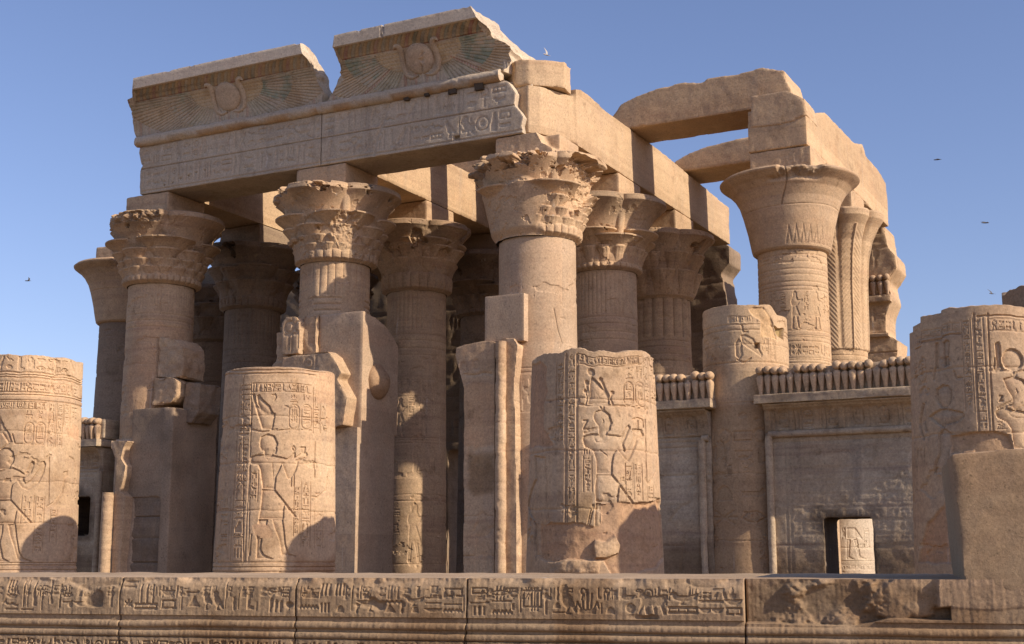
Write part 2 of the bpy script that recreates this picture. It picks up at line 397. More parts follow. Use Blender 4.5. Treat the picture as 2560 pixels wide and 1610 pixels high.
GL = {
 'reed': [('p', [(.42, 0), (.56, 0), (.58, .45), (.78, .6), (.74, .85), (.55, 1), (.36, .92), (.34, .6), (.44, .45)])],
 'water': [('s', [(i/10, .55 if i % 2 else .25) for i in range(11)], 1.3)],
 'owl': [('p', [(.1, .72), (.16, .95), (.4, 1), (.52, .86), (.5, .72), (.66, .55), (.95, .08), (.84, .06), (.62, .26), (.56, .2), (.56, .06), (.68, 0), (.4, 0), (.44, .2), (.28, .3), (.18, .5), (.2, .68)])],
 'bird': [('p', [(0, .78), (.12, .95), (.28, .96), (.36, .8), (.6, .62), (1, .3), (.98, .22), (.66, .3), (.56, .26), (.54, .08), (.68, .02), (.4, 0), (.44, .24), (.28, .34), (.2, .55), (.18, .76)])],
 'duck': [('p', [(0, .62), (.1, .82), (.24, .8), (.34, .6), (.7, .6), (1, .78), (.9, .4), (.62, .22), (.5, .2), (.5, .04), (.62, 0), (.36, 0), (.42, .2), (.2, .32), (.14, .6)])],
 'ankh': [('o', .5, .76, .2), ('s', [(.5, .56), (.5, 0)], 1.3), ('s', [(.12, .5), (.88, .5)], 1.3)],
 'sun': [('o', .5, .5, .38), ('c', .5, .5, .14)],
 'disc': [('c', .5, .5, .42)],
 'eye': [('s', [(0, .45), (.25, .7), (.6, .75), (1, .5), (.6, .25), (.25, .28), (0, .45)]), ('c', .52, .5, .18)],
 'mouth': [('p', [(0, .45), (.25, .75), (.5, .82), (.75, .75), (1, .45), (.75, .22), (.5, .18), (.25, .22)])],
 'bread': [('p', [(.14, .1), (.86, .1), (.84, .4), (.7, .72), (.5, .84), (.3, .72), (.16, .4)])],
 'viper': [('s', [(0, .62), (.12, .8), (.2, .55), (.4, .35), (.6, .55), (.8, .35), (1, .3)], 1.3), ('s', [(.1, .8), (.16, 1)], .8)],
 'leg': [('p', [(.3, 1), (.62, 1), (.62, .28), (.98, .2), (1, .04), (.3, .04)])],
 'arm': [('p', [(0, .3), (0, .52), (.3, .5), (.72, .5), (.86, .68), (1, .58), (.92, .36), (.7, .3)])],
 'basket': [('p', [(0, .74), (1, .74), (.86, .36), (.64, .16), (.36, .16), (.14, .36)])],
 'house': [('s', [(.42, .12), (.04, .12), (.04, .85), (.96, .85), (.96, .12), (.66, .12)], 1.2)],
 'man': [('p', [(.1, 0), (.95, 0), (.95, .3), (.72, .48), (.66, .5), (.92, .62), (.9, .72), (.6, .68), (.56, .78), (.6, .92), (.46, 1), (.32, .94), (.3, .78), (.2, .68), (.12, .4)])],
 'god': [('p', [(.2, 0), (.9, 0), (.9, .42), (.74, .5), (.68, .7), (.58, .74), (.6, .92), (.44, 1), (.3, .9), (.3, .72), (.2, .6)])],
 'plume': [('p', [(.4, 0), (.54, 0), (.56, .5), (.7, .7), (.66, .92), (.46, 1), (.34, .8), (.44, .55)])],
 'djed': [('s', [(.5, 0), (.5, 1)], 2.2), ('s', [(.2, .6), (.8, .6)]), ('s', [(.2, .74), (.8, .74)]), ('s', [(.2, .88), (.8, .88)]), ('s', [(.25, .02), (.75, .02)], 1.4)],
 'was': [('s', [(.5, 0), (.5, .85), (.3, .98), (.2, .8)], 1.2), ('s', [(.5, .86), (.85, .96)]), ('s', [(.36, 0), (.64, 0)])],
 'three': [('s', [(.2, .05), (.2, .95)], 1.5), ('s', [(.5, .05), (.5, .95)], 1.5), ('s', [(.8, .05), (.8, .95)], 1.5)],
 'one': [('p', [(.38, .05), (.62, .05), (.62, .95), (.38, .95)])],
 'slab': [('p', [(0, .28), (1, .28), (1, .68), (0, .68)])],
 'frame': [('s', [(.02, .2), (.98, .2), (.98, .8), (.02, .8), (.02, .2)], 1.2)],
 'lotus': [('s', [(.5, .2), (.5, 1)], 1.4), ('s', [(.34, .2), (.3, .85)], 1.2), ('s', [(.66, .2), (.7, .85)], 1.2), ('s', [(.25, .2), (.08, .5), (.0, .25)], 1.1), ('s', [(.75, .2), (.92, .5), (1, .25)], 1.1), ('p', [(.12, 0), (.88, 0), (.85, .2), (.15, .2)])],
 'cobra': [('p', [(.1, 0), (1, 0), (1, .1), (.62, .14), (.56, .4), (.66, .7), (.56, .95), (.34, 1), (.14, .86), (.18, .78), (.34, .74), (.26, .45), (.36, .14), (.1, .1)])],
 'ox': [('p', [(0, .72), (.04, .92), (.16, .98), (.26, .84), (.4, .78), (.84, .8), (.96, .7), (1, .4), (.95, .42), (.9, .62), (.9, .3), (.98, .02), (.86, 0), (.78, .34), (.62, .38), (.66, .02), (.56, 0), (.5, .38), (.36, .36), (.36, .04), (.26, .02), (.2, .38), (.06, .04), (.0, .06), (.12, .48), (.1, .66)])],
 'stool': [('p', [(.15, .15), (.85, .15), (.85, .85), (.15, .85)])],
 'flag': [('s', [(.3, 0), (.3, 1)], 1.6), ('p', [(.3, 1), (.9, .84), (.9, .7), (.3, .72)])],
 'bee': [('p', [(0, .2), (.3, .3), (.5, .45), (.7, .3), (1, .1), (.9, .4), (.62, .6), (.7, .95), (.55, .92), (.45, .68), (.3, .62), (.05, .5)])],
 'scarab': [('c', .5, .42, .26), ('c', .5, .78, .13), ('s', [(.1, .2), (.3, .4), (.1, .7)]), ('s', [(.9, .2), (.7, .4), (.9, .7)])],
 'cloth': [('s', [(.28, 0), (.28, .85), (.45, .98), (.62, .85), (.62, .4)], 1.4)],
 'vase': [('p', [(.3, 1), (.7, 1), (.62, .84), (.74, .6), (.62, 0), (.38, 0), (.26, .6), (.38, .84)])],
 'tie': [('s', [(.1, .8), (.5, .5), (.9, .8)]), ('s', [(.1, .2), (.5, .5), (.9, .2)]), ('s', [(.0, .5), (1, .5)], 1.3)],
 'loop': [('o', .5, .7, .22), ('s', [(.36, .5), (.2, 0)]), ('s', [(.64, .5), (.8, 0)])],
 'star': [('s', [(.5, 0), (.5, 1)]), ('s', [(.05, .65), (.95, .65)]), ('s', [(.1, .1), (.9, .95)]), ('s', [(.9, .1), (.1, .95)])],
 'crook': [('s', [(.4, 0), (.4, .75), (.55, .97), (.78, .85), (.74, .65)], 1.4)],
 'tri': [('p', [(.05, .1), (.95, .1), (.5, .95)])],
 'board': [('s', [(0, .2), (1, .2)], 1.6), ('s', [(0, .75), (1, .75)], 1.6), ('s', [(.0, .2), (.0, .75)]), ('s', [(1, .2), (1, .75)]), ('s', [(.33, .2), (.33, .75)], .8), ('s', [(.66, .2), (.66, .75)], .8)],
}
TALL = ['owl', 'bird', 'man', 'god', 'ankh', 'djed', 'lotus', 'cobra', 'leg', 'star', 'loop', 'scarab', 'bee', 'three', 'bird', 'sun', 'ox']
WIDE = ['water', 'mouth', 'eye', 'basket', 'viper', 'arm', 'slab', 'frame', 'duck', 'house', 'board', 'bread', 'three', 'tie', 'water']
THIN = ['reed', 'plume', 'was', 'flag', 'cloth', 'crook', 'vase', 'one', 'djed', 'ankh']
SMALL = ['bread', 'disc', 'sun', 'stool', 'mouth', 'basket', 'tri', 'bread', 'house', 'slab']

# ------------------------------------------------------------------ round shafts
def theta_grid(phi, nth):
    t = np.linspace(-1, 1, nth, endpoint=False)
    a = 1.9*np.sign(t)*np.minimum(abs(t)/.82, 1)
    a = np.where(abs(t) > .82, np.sign(t)*(1.9+(abs(t)-.82)/.18*(pi-1.9)), a)
    return a            # angle from the camera-facing direction, positive to the right
class Shaft:
    def __init__(s, cx, cy, z0, z1, R0, R1, nth=420, dz=.018, zmin=None):
        s.cx, s.cy = cx, cy; s.R0, s.R1, s.z0, s.z1 = R0, R1, z0, z1
        s.phi = math.atan2(CY-cy, CX-cx); s.th = theta_grid(s.phi, nth)
        zs = np.arange(z0, z1, dz) if zmin is None else np.concatenate([np.arange(z0, zmin, .12), np.arange(zmin, z1, dz)])
        s.z = np.append(zs, z1); s.Rm = .5*(R0+R1)
        s.rl = Relief(s.th*s.Rm, s.z)
    def R(s, z): return s.R0+(s.R1-s.R0)*(np.clip((z-s.z0)/(s.z1-s.z0), 0, 1.1))
    def P(s, sx, sy):                      # photo point -> (arc, z) on this shaft
        p = onCyl(sx, sy, s.cx, s.cy, s.R)
        a = math.atan2(p[1]-s.cy, p[0]-s.cx)-s.phi; a = (a+pi) % (2*pi)-pi
        return (a*s.Rm, float(p[2]))
    def pts(s, T, L): return [s.P(*T(p)) for p in L]
    def build(s, name, mat, parent, top=None, cap=True, rough=.006, seed=0, dr=None, zdisp=None):
        th, z = s.th, s.z
        A, Z = np.meshgrid(th, z, indexing='ij')
        ztop = np.full(len(th), s.z1) if top is None else s.z1+top(th)
        # stretch the last metre to the ragged top
        k = sstep(s.z1-1.0, s.z1, Z); Zr = Z+k*(ztop-s.z1)[:, None]
        R = s.R(Z)+s.rl.h
        p = np.stack([s.cx+R*np.cos(A+s.phi), s.cy+R*np.sin(A+s.phi), Zr], -1)
        R = R-rough*(.6+fbm(p, 1.8, 5, seed))-.02*sstep(.44, .50, fbm(p*np.array((1, 1, 1.6)), 1.9, 5, seed+3))
        if dr is not None: R = R+dr(A, Zr)
        p[..., 0] = s.cx+R*np.cos(A+s.phi); p[..., 1] = s.cy+R*np.sin(A+s.phi)
        T = s.rl.t
        if cap:
            rows = []; rt = R[:, -1]
            for f, dzz in ((.975, .012), (.9, .02), (.7, .02), (.45, .02), (.2, .02), (.002, .02)):
                q = np.stack([s.cx+rt*f*np.cos(th+s.phi), s.cy+rt*f*np.sin(th+s.phi), ztop*f+(1-f)*ztop.mean()+dzz], -1)
                if f > .01: q[:, 2] += .03*fbm(q, 2.5, 3, seed+5)*(1-f+.2)
                rows.append(q)
            p = np.concatenate([p, np.stack(rows, 1)], 1)
            T = np.concatenate([T, np.ones((len(th), len(rows), 3))], 1)
        return link(name, mesh(name, p, gridF(p.shape[0], p.shape[1], True), T), mat, parent)

def zoomT(ox, oy, sc): return lambda p: (ox+p[0]*sc, oy+p[1]*sc)
TA, TB, TC, TD = zoomT(0, 850, .3894), zoomT(600, 740, .4624), zoomT(1300, 860, .3831), zoomT(2240, 740, .2773)

def flutes(sh, z0, z1, n, amp=.018):
    m = sstep(z0, z0+.03, sh.z)*(1-sstep(z1-.03, z1, sh.z))
    x = (sh.th*n/(2*pi)) % 1*2-1
    sh.rl.h += m[None]*(amp*(np.sqrt(np.clip(1-x*x, 0, 1))-1))[:, None]
def rings(sh, zs, w=.02, d=.02):
    for z in zs: sh.rl.h -= d*np.exp(-((sh.z-z)/w)**2)[None]
def drums(sh, zs, d=.012):
    for i, z in enumerate(zs):
        zz = z+.02*np.array([fbm(np.stack([sh.th*3, sh.th*0+z, sh.th*0], -1), 1, 3, i)]).ravel()
        sh.rl.h -= d*np.exp(-((sh.z[None]-zz[:, None])/.012)**2)

DEP = .034
def carve_figure(sh, T, groups, lines=(), dep=DEP):
    for g in groups: sh.rl.union([sh.pts(T, p) for p in g], dep, bev=.010, inner=.05, flat=.10)
    for L, wd in lines: sh.rl.stroke(sh.pts(T, L), wd, dep*.6)
def carve_text(sh, T, boxes, rng, sw=None, dep=.016, lines=True):
    """boxes in zoom pixels: (x0,y0,x1,y1,'v'|'h')"""
    for x0, y0, x1, y1, o in boxes:
        a = sh.P(*T((x0, (y0+y1)/2))); b = sh.P(*T((x1, (y0+y1)/2)))
        t = sh.P(*T(((x0+x1)/2, y0))); q = sh.P(*T(((x0+x1)/2, y1)))
        u0, u1, v0, v1 = a[0], b[0], q[1], t[1]
        m = .08*(u1-u0 if o == 'v' else v1-v0)
        if o == 'c': sh.rl.cartouche(u0, u1, v0, v1, dep, rng, .02); continue
        sh.rl.text(u0+m, u1-m, v0+m*.5, v1-m*.5, dep, rng, o == 'v', sw)
        if lines:
            if o == 'v': sh.rl.vline(u0, v0, v1, .016, dep*.7); sh.rl.vline(u1, v0, v1, .016, dep*.7)
            else: sh.rl.hline(v0, u0, u1, .016, dep*.7); sh.rl.hline(v1, u0, u1, .016, dep*.7)

PLASTER = (1.02, .93, .90)
STUMPY = 17.5
def ragged(amp, seed, f=2.2, slope=0., dirn=0.):
    def fn(th):
        p = np.stack([np.cos(th)*1.3, np.sin(th)*1.3, th*0], -1)
        return -amp*(.7+fbm(p, f, 4, seed))+slope*np.sin(th+dirn)
    return fn

# --- stump 1 (far left of the photo)
def stump(X, label, ztop, seed):
    t = thing('broken_column', label, 'column', (X, STUMPY, 0), 'broken columns in the front row')
    sh = Shaft(X, STUMPY, 0, ztop, 1.0, .875, 520, .0135, .9)
    return t, sh
GRP = 'stumps of the front colonnade'
t, sh = stump(1.22, 'broken carved column at the left edge of the photo, cut by the frame', 5.14, 1)
rng = random.Random(4)
for y in (203, 218, 236, 336, 352, 388): sh.rl.stroke([(u, sh.P(*TA((250, y)))[1]) for u in (-3, 3)], .022, .02)
carve_text(sh, TA, [(-60, 82, 500, 198, 'h'), (-80, 262, 500, 330, 'h'), (-80, 395, 295, 440, 'h'), (310, 410, 352, 690, 'v'), (362, 410, 402, 690, 'v'), (412, 410, 445, 560, 'v'), (452, 425, 500, 560, 'v'),
                    (135, 1000, 215, 1175, 'v'), (225, 1005, 283, 1175, 'v'), (320, 1090, 365, 1300, 'v'), (215, 1200, 275, 1370, 'v')], rng, dep=.018)
carve_text(sh, TA, [(156, 530, 214, 665, 'c'), (230, 530, 288, 668, 'c'), (156, 450, 214, 525, 'v'), (230, 450, 288, 525, 'v')], rng, lines=False)
carve_figure(sh, TA, [
    [[(-20, 720), (20, 692), (60, 695), (85, 720), (92, 760), (85, 785), (70, 800), (66, 830), (-10, 830), (-20, 780)]],
    [[(-60, 860), (0, 838), (66, 822), (85, 820), (130, 840), (160, 862), (190, 800), (205, 776), (222, 785), (222, 805), (195, 860), (150, 888), (165, 920), (200, 900), (250, 830), (262, 782), (285, 778), (296, 800), (285, 850), (250, 920), (180, 965), (140, 950), (110, 905), (80, 930), (70, 1018), (-20, 1022), (-40, 930)]],
    [[(-20, 1028), (70, 1024), (208, 1174), (190, 1176), (110, 1090), (95, 1178), (-20, 1182)]],
    [[(50, 1185), (100, 1182), (110, 1270), (125, 1360), (150, 1402), (215, 1424), (110, 1408), (88, 1330), (60, 1250)], [(-20, 1185), (20, 1182), (14, 1250), (0, 1300), (20, 1400), (60, 1424), (-30, 1424)]],
    [[(0, 490), (30, 560), (60, 600), (78, 655), (50, 660), (10, 600), (-20, 600)]],
    [[(425, 895), (408, 985), (362, 1055), (310, 1090), (295, 1070), (345, 1040), (385, 985), (408, 900), (408, 850), (440, 840), (440, 870)]],
    [[(440, 1190), (480, 1190), (478, 1420), (400, 1424), (408, 1400), (430, 1300)]],
], [([(318, 735), (314, 1050)], .02), ([(300, 750), (330, 738)], .02), ([(450, 750), (480, 770), (492, 850)], .03), ([(78, 605), (95, 665), (140, 665)], .02), ([(0, 700), (60, 660)], .02)])
drums(sh, [sh.P(*TA((250, 1178)))[1], sh.P(*TA((250, 905)))[1], sh.P(*TA((250, 590)))[1]])
for y in (1432, 1448, 1478): sh.rl.stroke([(u, sh.P(*TA((250, y)))[1]) for u in (-3, 3)], .02, .018)
sh.rl.patch(sh.pts(TA, [(425, 570), (470, 545), (505, 570), (505, 640), (450, 625)]), .004, PLASTER)
sh.build('shaft', M_SAND, t, ragged(.05, 3), seed=1)

# --- stump 2
t, sh = stump(6.78, 'broken carved column with king in white crown and shadow on its lower right', 4.54, 2)
rng = random.Random(11)
carve_text(sh, TB, [(-28, 470, 48, 1435, 'v'), (66, 465, 385, 512, 'h'), (398, 490, 432, 745, 'v'), (438, 590, 470, 745, 'v'), (52, 945, 96, 1110, 'v'),
                    (290, 1035, 322, 1300, 'v'), (330, 1005, 380, 1360, 'v'), (404, 1165, 448, 1365, 'v'), (-115, 1090, -60, 1420, 'v')], rng, dep=.018)
carve_text(sh, TB, [(265, 585, 320, 720, 'c'), (333, 585, 388, 722, 'c'), (265, 525, 318, 580, 'v'), (333, 525, 386, 580, 'v')], rng, lines=False)
for y in (398, 416): sh.rl.stroke(sh.pts(TB, [(-170, y+16), (-80, y+6), (20, y), (200, y-4), (400, y+2), (470, y+14)]), .022, .018)
sh.rl.stroke(sh.pts(TB, [(22, 420), (18, 470), (18, 1440)]), .022, .02); sh.rl.stroke(sh.pts(TB, [(60, 470), (55, 900), (45, 1440)]), .018, .018)
carve_figure(sh, TB, [
    [[(64, 527), (78, 525), (92, 590), (140, 632), (192, 634), (178, 722), (118, 718), (92, 640)], [(90, 536), (104, 528), (122, 556), (160, 590), (180, 632), (150, 640), (112, 616), (92, 580)]],
    [[(104, 790), (112, 762), (150, 745), (185, 755), (198, 780), (207, 802), (198, 815), (202, 830), (195, 852), (178, 852), (172, 872), (130, 874), (128, 838), (115, 835), (105, 815)]],
    [[(52, 890), (60, 868), (100, 856), (130, 858), (175, 860), (235, 874), (255, 880), (280, 862), (300, 845), (300, 872), (332, 850), (362, 846), (368, 865), (345, 882), (322, 892), (302, 950), (277, 992), (258, 988), (228, 908), (215, 940), (197, 975), (190, 1043), (120, 1040), (112, 990), (106, 940), (95, 915), (60, 910)]],
    [[(118, 1047), (190, 1047), (308, 1196), (292, 1194), (242, 1130), (236, 1204), (98, 1204), (108, 1150)]],
    [[(102, 1208), (152, 1208), (142, 1240), (120, 1290), (114, 1370), (130, 1400), (180, 1422), (84, 1420), (90, 1330), (84, 1270)], [(173, 1206), (232, 1206), (240, 1260), (247, 1340), (264, 1395), (305, 1408), (225, 1398), (213, 1320), (188, 1260)]],
    [[(328, 815), (358, 815), (352, 850), (336, 850)]],
    [[(-150, 1130), (-118, 1130), (-108, 1200), (-105, 1400), (-140, 1420), (-150, 1300)], [(-160, 900), (-120, 850), (-75, 880), (-90, 1100), (-140, 1120)]],
], [([(280, 870), (292, 840), (280, 820), (290, 812), (300, 825), (290, 845)], .02), ([(408, 790), (405, 980)], .018), ([(276, 960), (278, 1030)], .02), ([(292, 960), (292, 1030)], .02), ([(60, 722), (120, 735), (200, 728), (280, 722)], .025), ([(165, 725), (200, 720)], .02),
     ([(175, 530), (190, 528), (196, 545), (185, 560)], .018), ([(60, 1290), (52, 1400)], .022), ([(475, 980), (465, 1050), (420, 1090), (390, 1085)], .03), ([(508, 870), (520, 900), (518, 990)], .03), ([(175, 905), (180, 1000)], .015), ([(130, 868), (150, 884), (172, 868)], .02), ([(-120, 700), (-100, 600), (-90, 560)], .025), ([(-150, 720), (-130, 600)], .025)])
drums(sh, [sh.P(*TB((250, 1160)))[1], sh.P(*TB((250, 900)))[1], sh.P(*TB((250, 648)))[1]])
for y in (1440, 1466, 1492): sh.rl.stroke([(u, sh.P(*TB((250, y)))[1]) for u in (-3, 3)], .02, .016)
sh.rl.patch(sh.pts(TB, [(65, 1240), (95, 1232), (150, 1240), (172, 1275), (170, 1305), (110, 1310), (78, 1290)]), .006, (1.02, .96, .94))
sh.rl.patch(sh.pts(TB, [(415, 405), (470, 405), (515, 420), (516, 540), (505, 600), (470, 580), (415, 585)]), .004, (1.0, .95, .92))
sh.rl.patch(sh.pts(TB, [(470, 600), (518, 610), (518, 730), (490, 700), (470, 720)]), .004, (1.0, .95, .92))
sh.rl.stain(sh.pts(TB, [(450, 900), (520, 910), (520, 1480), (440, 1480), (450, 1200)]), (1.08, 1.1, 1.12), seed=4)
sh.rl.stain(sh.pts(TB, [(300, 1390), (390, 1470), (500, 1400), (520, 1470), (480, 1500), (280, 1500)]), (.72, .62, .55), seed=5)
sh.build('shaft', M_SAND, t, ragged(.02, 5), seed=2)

# --- stump 3
t, sh = stump(12.295, 'broken carved column with offering king and smooth plaster repair round its foot', 4.42, 3)
rng = random.Random(21)
carve_text(sh, TC, [(306, 65, 366, 1060, 'v'), (386, 62, 800, 110, 'h'), (812, 95, 846, 420, 'v'), (852, 90, 888, 425, 'v'), (412, 735, 468, 960, 'v'),
                    (690, 782, 736, 1000, 'v'), (745, 782, 800, 1020, 'v'), (835, 925, 875, 1040, 'v'), (236, 100, 292, 650, 'v'), (306, 1070, 366, 1160, 'v')], rng, dep=.018)
carve_text(sh, TC, [(680, 240, 742, 402, 'c'), (756, 246, 814, 402, 'c'), (680, 135, 742, 235, 'v'), (750, 135, 806, 235, 'v')], rng, lines=False)
sh.rl.stroke(sh.pts(TC, [(385, 125), (600, 122), (800, 132)]), .022, .02)
sh.rl.stroke(sh.pts(TC, [(300, 60), (298, 600), (293, 1160)]), .022, .02); sh.rl.stroke(sh.pts(TC, [(376, 62), (374, 600), (372, 1170)]), .022, .02)
carve_figure(sh, TC, [
    [[(476, 470), (488, 442), (520, 428), (555, 433), (587, 460), (594, 490), (605, 518), (594, 530), (592, 560), (572, 575), (567, 600), (545, 617), (518, 602), (513, 540), (485, 502)]],
    [[(468, 190), (490, 212), (550, 290), (582, 345), (584, 388), (440, 390), (455, 330), (453, 250)]],
    [[(405, 622), (415, 600), (470, 585), (513, 590), (545, 618), (568, 588), (640, 597), (665, 602), (690, 545), (710, 528), (724, 545), (702, 595), (677, 652), (692, 702), (722, 655), (745, 600), (733, 558), (797, 563), (810, 600), (770, 627), (747, 700), (710, 768), (688, 752), (640, 690), (615, 722), (607, 770), (602, 845), (498, 845), (496, 760), (478, 700), (420, 672)]],
    [[(498, 850), (604, 850), (752, 1046), (735, 1042), (652, 930), (642, 1038), (493, 1034), (488, 930)]],
    [[(495, 1036), (527, 1036), (527, 1192), (485, 1192), (488, 1100)]],
    [[(92, 730), (165, 740), (167, 860), (177, 900), (170, 1000), (190, 1160), (150, 1182), (132, 1380), (98, 1386), (83, 1150), (48, 1060), (98, 880)]],
    [[(732, 556), (800, 556), (786, 575), (750, 576)]],
], [([(385, 362), (386, 392), (440, 402), (480, 398), (530, 394), (600, 400), (640, 398), (682, 402)], .028), ([(428, 248), (446, 300), (452, 385)], .03), ([(530, 220), (557, 290), (586, 350)], .03), ([(425, 305), (438, 340), (430, 392)], .026), ([(602, 308), (590, 350), (606, 388)], .026),
     ([(420, 582), (520, 550)], .03), ([(440, 560), (515, 545)], .02), ([(818, 495), (828, 890)], .02), ([(735, 492), (770, 482), (805, 498), (806, 545)], .02), ([(770, 500), (772, 556)], .018), ([(902, 700), (892, 830), (842, 915), (820, 880)], .03),
     ([(470, 590), (500, 640), (560, 645), (620, 605)], .018), ([(520, 690), (570, 730)], .016), ([(500, 820), (604, 830)], .016), ([(412, 500), (440, 500), (425, 525), (412, 555), (450, 555)], .02), ([(520, 405), (540, 430)], .025), ([(545, 405), (548, 428)], .025), ([(540, 490), (548, 510), (540, 515)], .016),
     ([(418, 690), (418, 712)], .014), ([(434, 690), (434, 712)], .014), ([(450, 690), (450, 712)], .014), ([(475, 1080), (450, 1190)], .018), ([(462, 1080), (440, 1180)], .018)])
for x, y, r in ((463, 163, .055), (437, 243, .032), (526, 218, .032), (427, 305, .03), (602, 308, .03)):
    c = sh.P(*TC((x, y))); sh.rl.ell(c[0], c[1], r, r, .03, bev=.014)
for k in range(5): sh.rl.stroke(sh.pts(TC, [(472+k*7, 230+k*22), (468+k*22, 384)]), .012, .012)
drums(sh, [sh.P(*TC((500, 1072)))[1], sh.P(*TC((500, 690)))[1], sh.P(*TC((500, 352)))[1]])
sh.rl.stain(sh.pts(TC, [(300, 980), (500, 960), (500, 1170), (300, 1170)]), (.82, .80, .72), seed=6)
sh.rl.patch(sh.pts(TC, [(130, 1180), (200, 1166), (350, 1170), (480, 1198), (530, 1196), (524, 1042), (560, 1045), (640, 1038), (752, 1048), (840, 1036), (920, 1012), (945, 1040), (950, 1400), (780, 1492), (600, 1510), (540, 1420), (300, 1406), (240, 1432), (130, 1392)]), .035, (.98, .88, .82), rough=.012)
sh.rl.patch(sh.pts(TC, [(40, 100), (130, 95), (165, 150), (185, 300), (150, 400), (150, 560), (210, 660), (40, 690)]), .02, (.98, .86, .80))
sh.rl.patch(sh.pts(TC, [(495, 1292), (560, 1290), (625, 1240), (662, 1312), (650, 1372), (560, 1396), (492, 1396)]), -.035, (1.0, .98, .95), rough=.03)
sh.rl.patch(sh.pts(TC, [(190, 1440), (300, 1408), (540, 1412), (520, 1500), (200, 1500)]), -.01, (1.02, 1.02, 1.0), rough=.03)
sh.build('shaft', M_SAND, t, ragged(.06, 8, 2.8), seed=3)

# --- stump 4 (right edge)
t, sh = stump(17.62, 'broken carved column behind the pier at the right edge of the photo', 4.56, 4)
rng = random.Random(31)
carve_text(sh, TD, [(714, 190, 812, 1225, 'v'), (606, 200, 690, 1040, 'v'), (845, 195, 1250, 300, 'h'), (180, 262, 570, 325, 'h'), (180, 1360, 258, 1514, 'v'), (912, 1140, 1000, 1200, 'h')], rng, dep=.013)
carve_text(sh, TD, [(205, 540, 266, 780, 'c'), (160, 560, 196, 790, 'v')], rng, lines=False)
for x in (700, 826): sh.rl.stroke(sh.pts(TD, [(x, 150), (x+30, 800), (x+52, 1230)]), .02, .02)
sh.rl.stroke(sh.pts(TD, [(730, 172), (900, 165), (1250, 172)]), .02, .02)
sh.rl.stroke(sh.pts(TD, [(165, 412), (350, 370), (580, 330)]), .02, .02)
carve_figure(sh, TD, [
    [[(350, 400), (378, 396), (386, 430), (382, 640), (356, 650)], [(420, 410), (455, 390), (480, 410), (470, 630), (430, 640)]],
    [[(355, 900), (363, 840), (420, 800), (470, 808), (500, 858), (496, 950), (460, 1012), (408, 1012), (370, 960)]],
    [[(292, 1092), (340, 1050), (408, 1018), (460, 1018), (600, 1048), (618, 1085), (560, 1132), (450, 1162), (380, 1252), (386, 1420), (350, 1514), (330, 1600), (470, 1600), (480, 1400), (500, 1240)]],
    [[(205, 1150), (235, 970), (255, 970), (280, 1150), (290, 1215), (265, 1225), (245, 1130), (225, 1180), (260, 1300), (240, 1290)]],
    [[(890, 420), (925, 408), (945, 450), (950, 600), (975, 668), (900, 680), (885, 660), (910, 640)]],
    [[(968, 745), (1060, 722), (1150, 755), (1200, 830), (1200, 1000), (1150, 1000), (1090, 1030), (1055, 1010), (1050, 905), (1000, 832)]],
    [[(893, 1050), (940, 1010), (1000, 1000), (1060, 1030), (1100, 1030), (1250, 1070), (1300, 1150), (1180, 1230), (1180, 1380), (1070, 1368), (1042, 1200), (1000, 1142), (918, 1102)]],
], [([(845, 665), (900, 682), (980, 672), (1060, 680), (1070, 720)], .03), ([(1080, 720), (1090, 690), (1160, 668)], .03), ([(940, 1000), (1050, 950)], .03), ([(915, 1010), (1040, 985)], .018), ([(990, 1030), (1060, 1090), (1154, 1100)], .016), ([(1085, 840), (1100, 870), (1085, 890)], .016),
     ([(930, 900), (960, 900), (930, 950), (965, 945)], .018), ([(350, 650), (340, 750)], .03), ([(520, 680), (540, 740), (590, 735)], .025), ([(890, 560), (885, 680)], .02)])
c = sh.P(*TD((1055, 570))); sh.rl.ell(c[0], c[1], .135, .135, .035, bev=.014)
drums(sh, [sh.P(*TD((500, 655)))[1], sh.P(*TD((500, 1240)))[1]])
sh.rl.patch(sh.pts(TD, [(480, 1250), (740, 1235), (1030, 1240), (1060, 1370), (1000, 1420), (490, 1420)]), .05, (1, .94, .88))
sh.rl.patch(sh.pts(TD, [(600, 1410), (700, 1390), (760, 1700), (700, 2400), (200, 2400), (280, 2050), (430, 1900)]), .03, (.98, .84, .76))
sh.rl.stain(sh.pts(TD, [(380, 1130), (650, 1090), (650, 1150), (480, 1200)]), (.6, .55, .5), seed=6)
def rtop(th):
    return ragged(.04, 12)(th)-.07*(th < -.95)-.06*(th < -1.2)-.03*(th < -.55)
sh.build('shaft', M_SAND, t, rtop, seed=4)

# --- far stump seen over the right-edge column
t = thing('broken_column', 'dark top of a far column stump peeping over the right-edge column', 'column', (17.45, 28.65, 0))
sh = Shaft(17.45, 28.65, 0, 6.95, .98, .95, 120, .06); drums(sh, [6.2]); sh.build('shaft', M_DARK, t, ragged(.1, 20), seed=7)

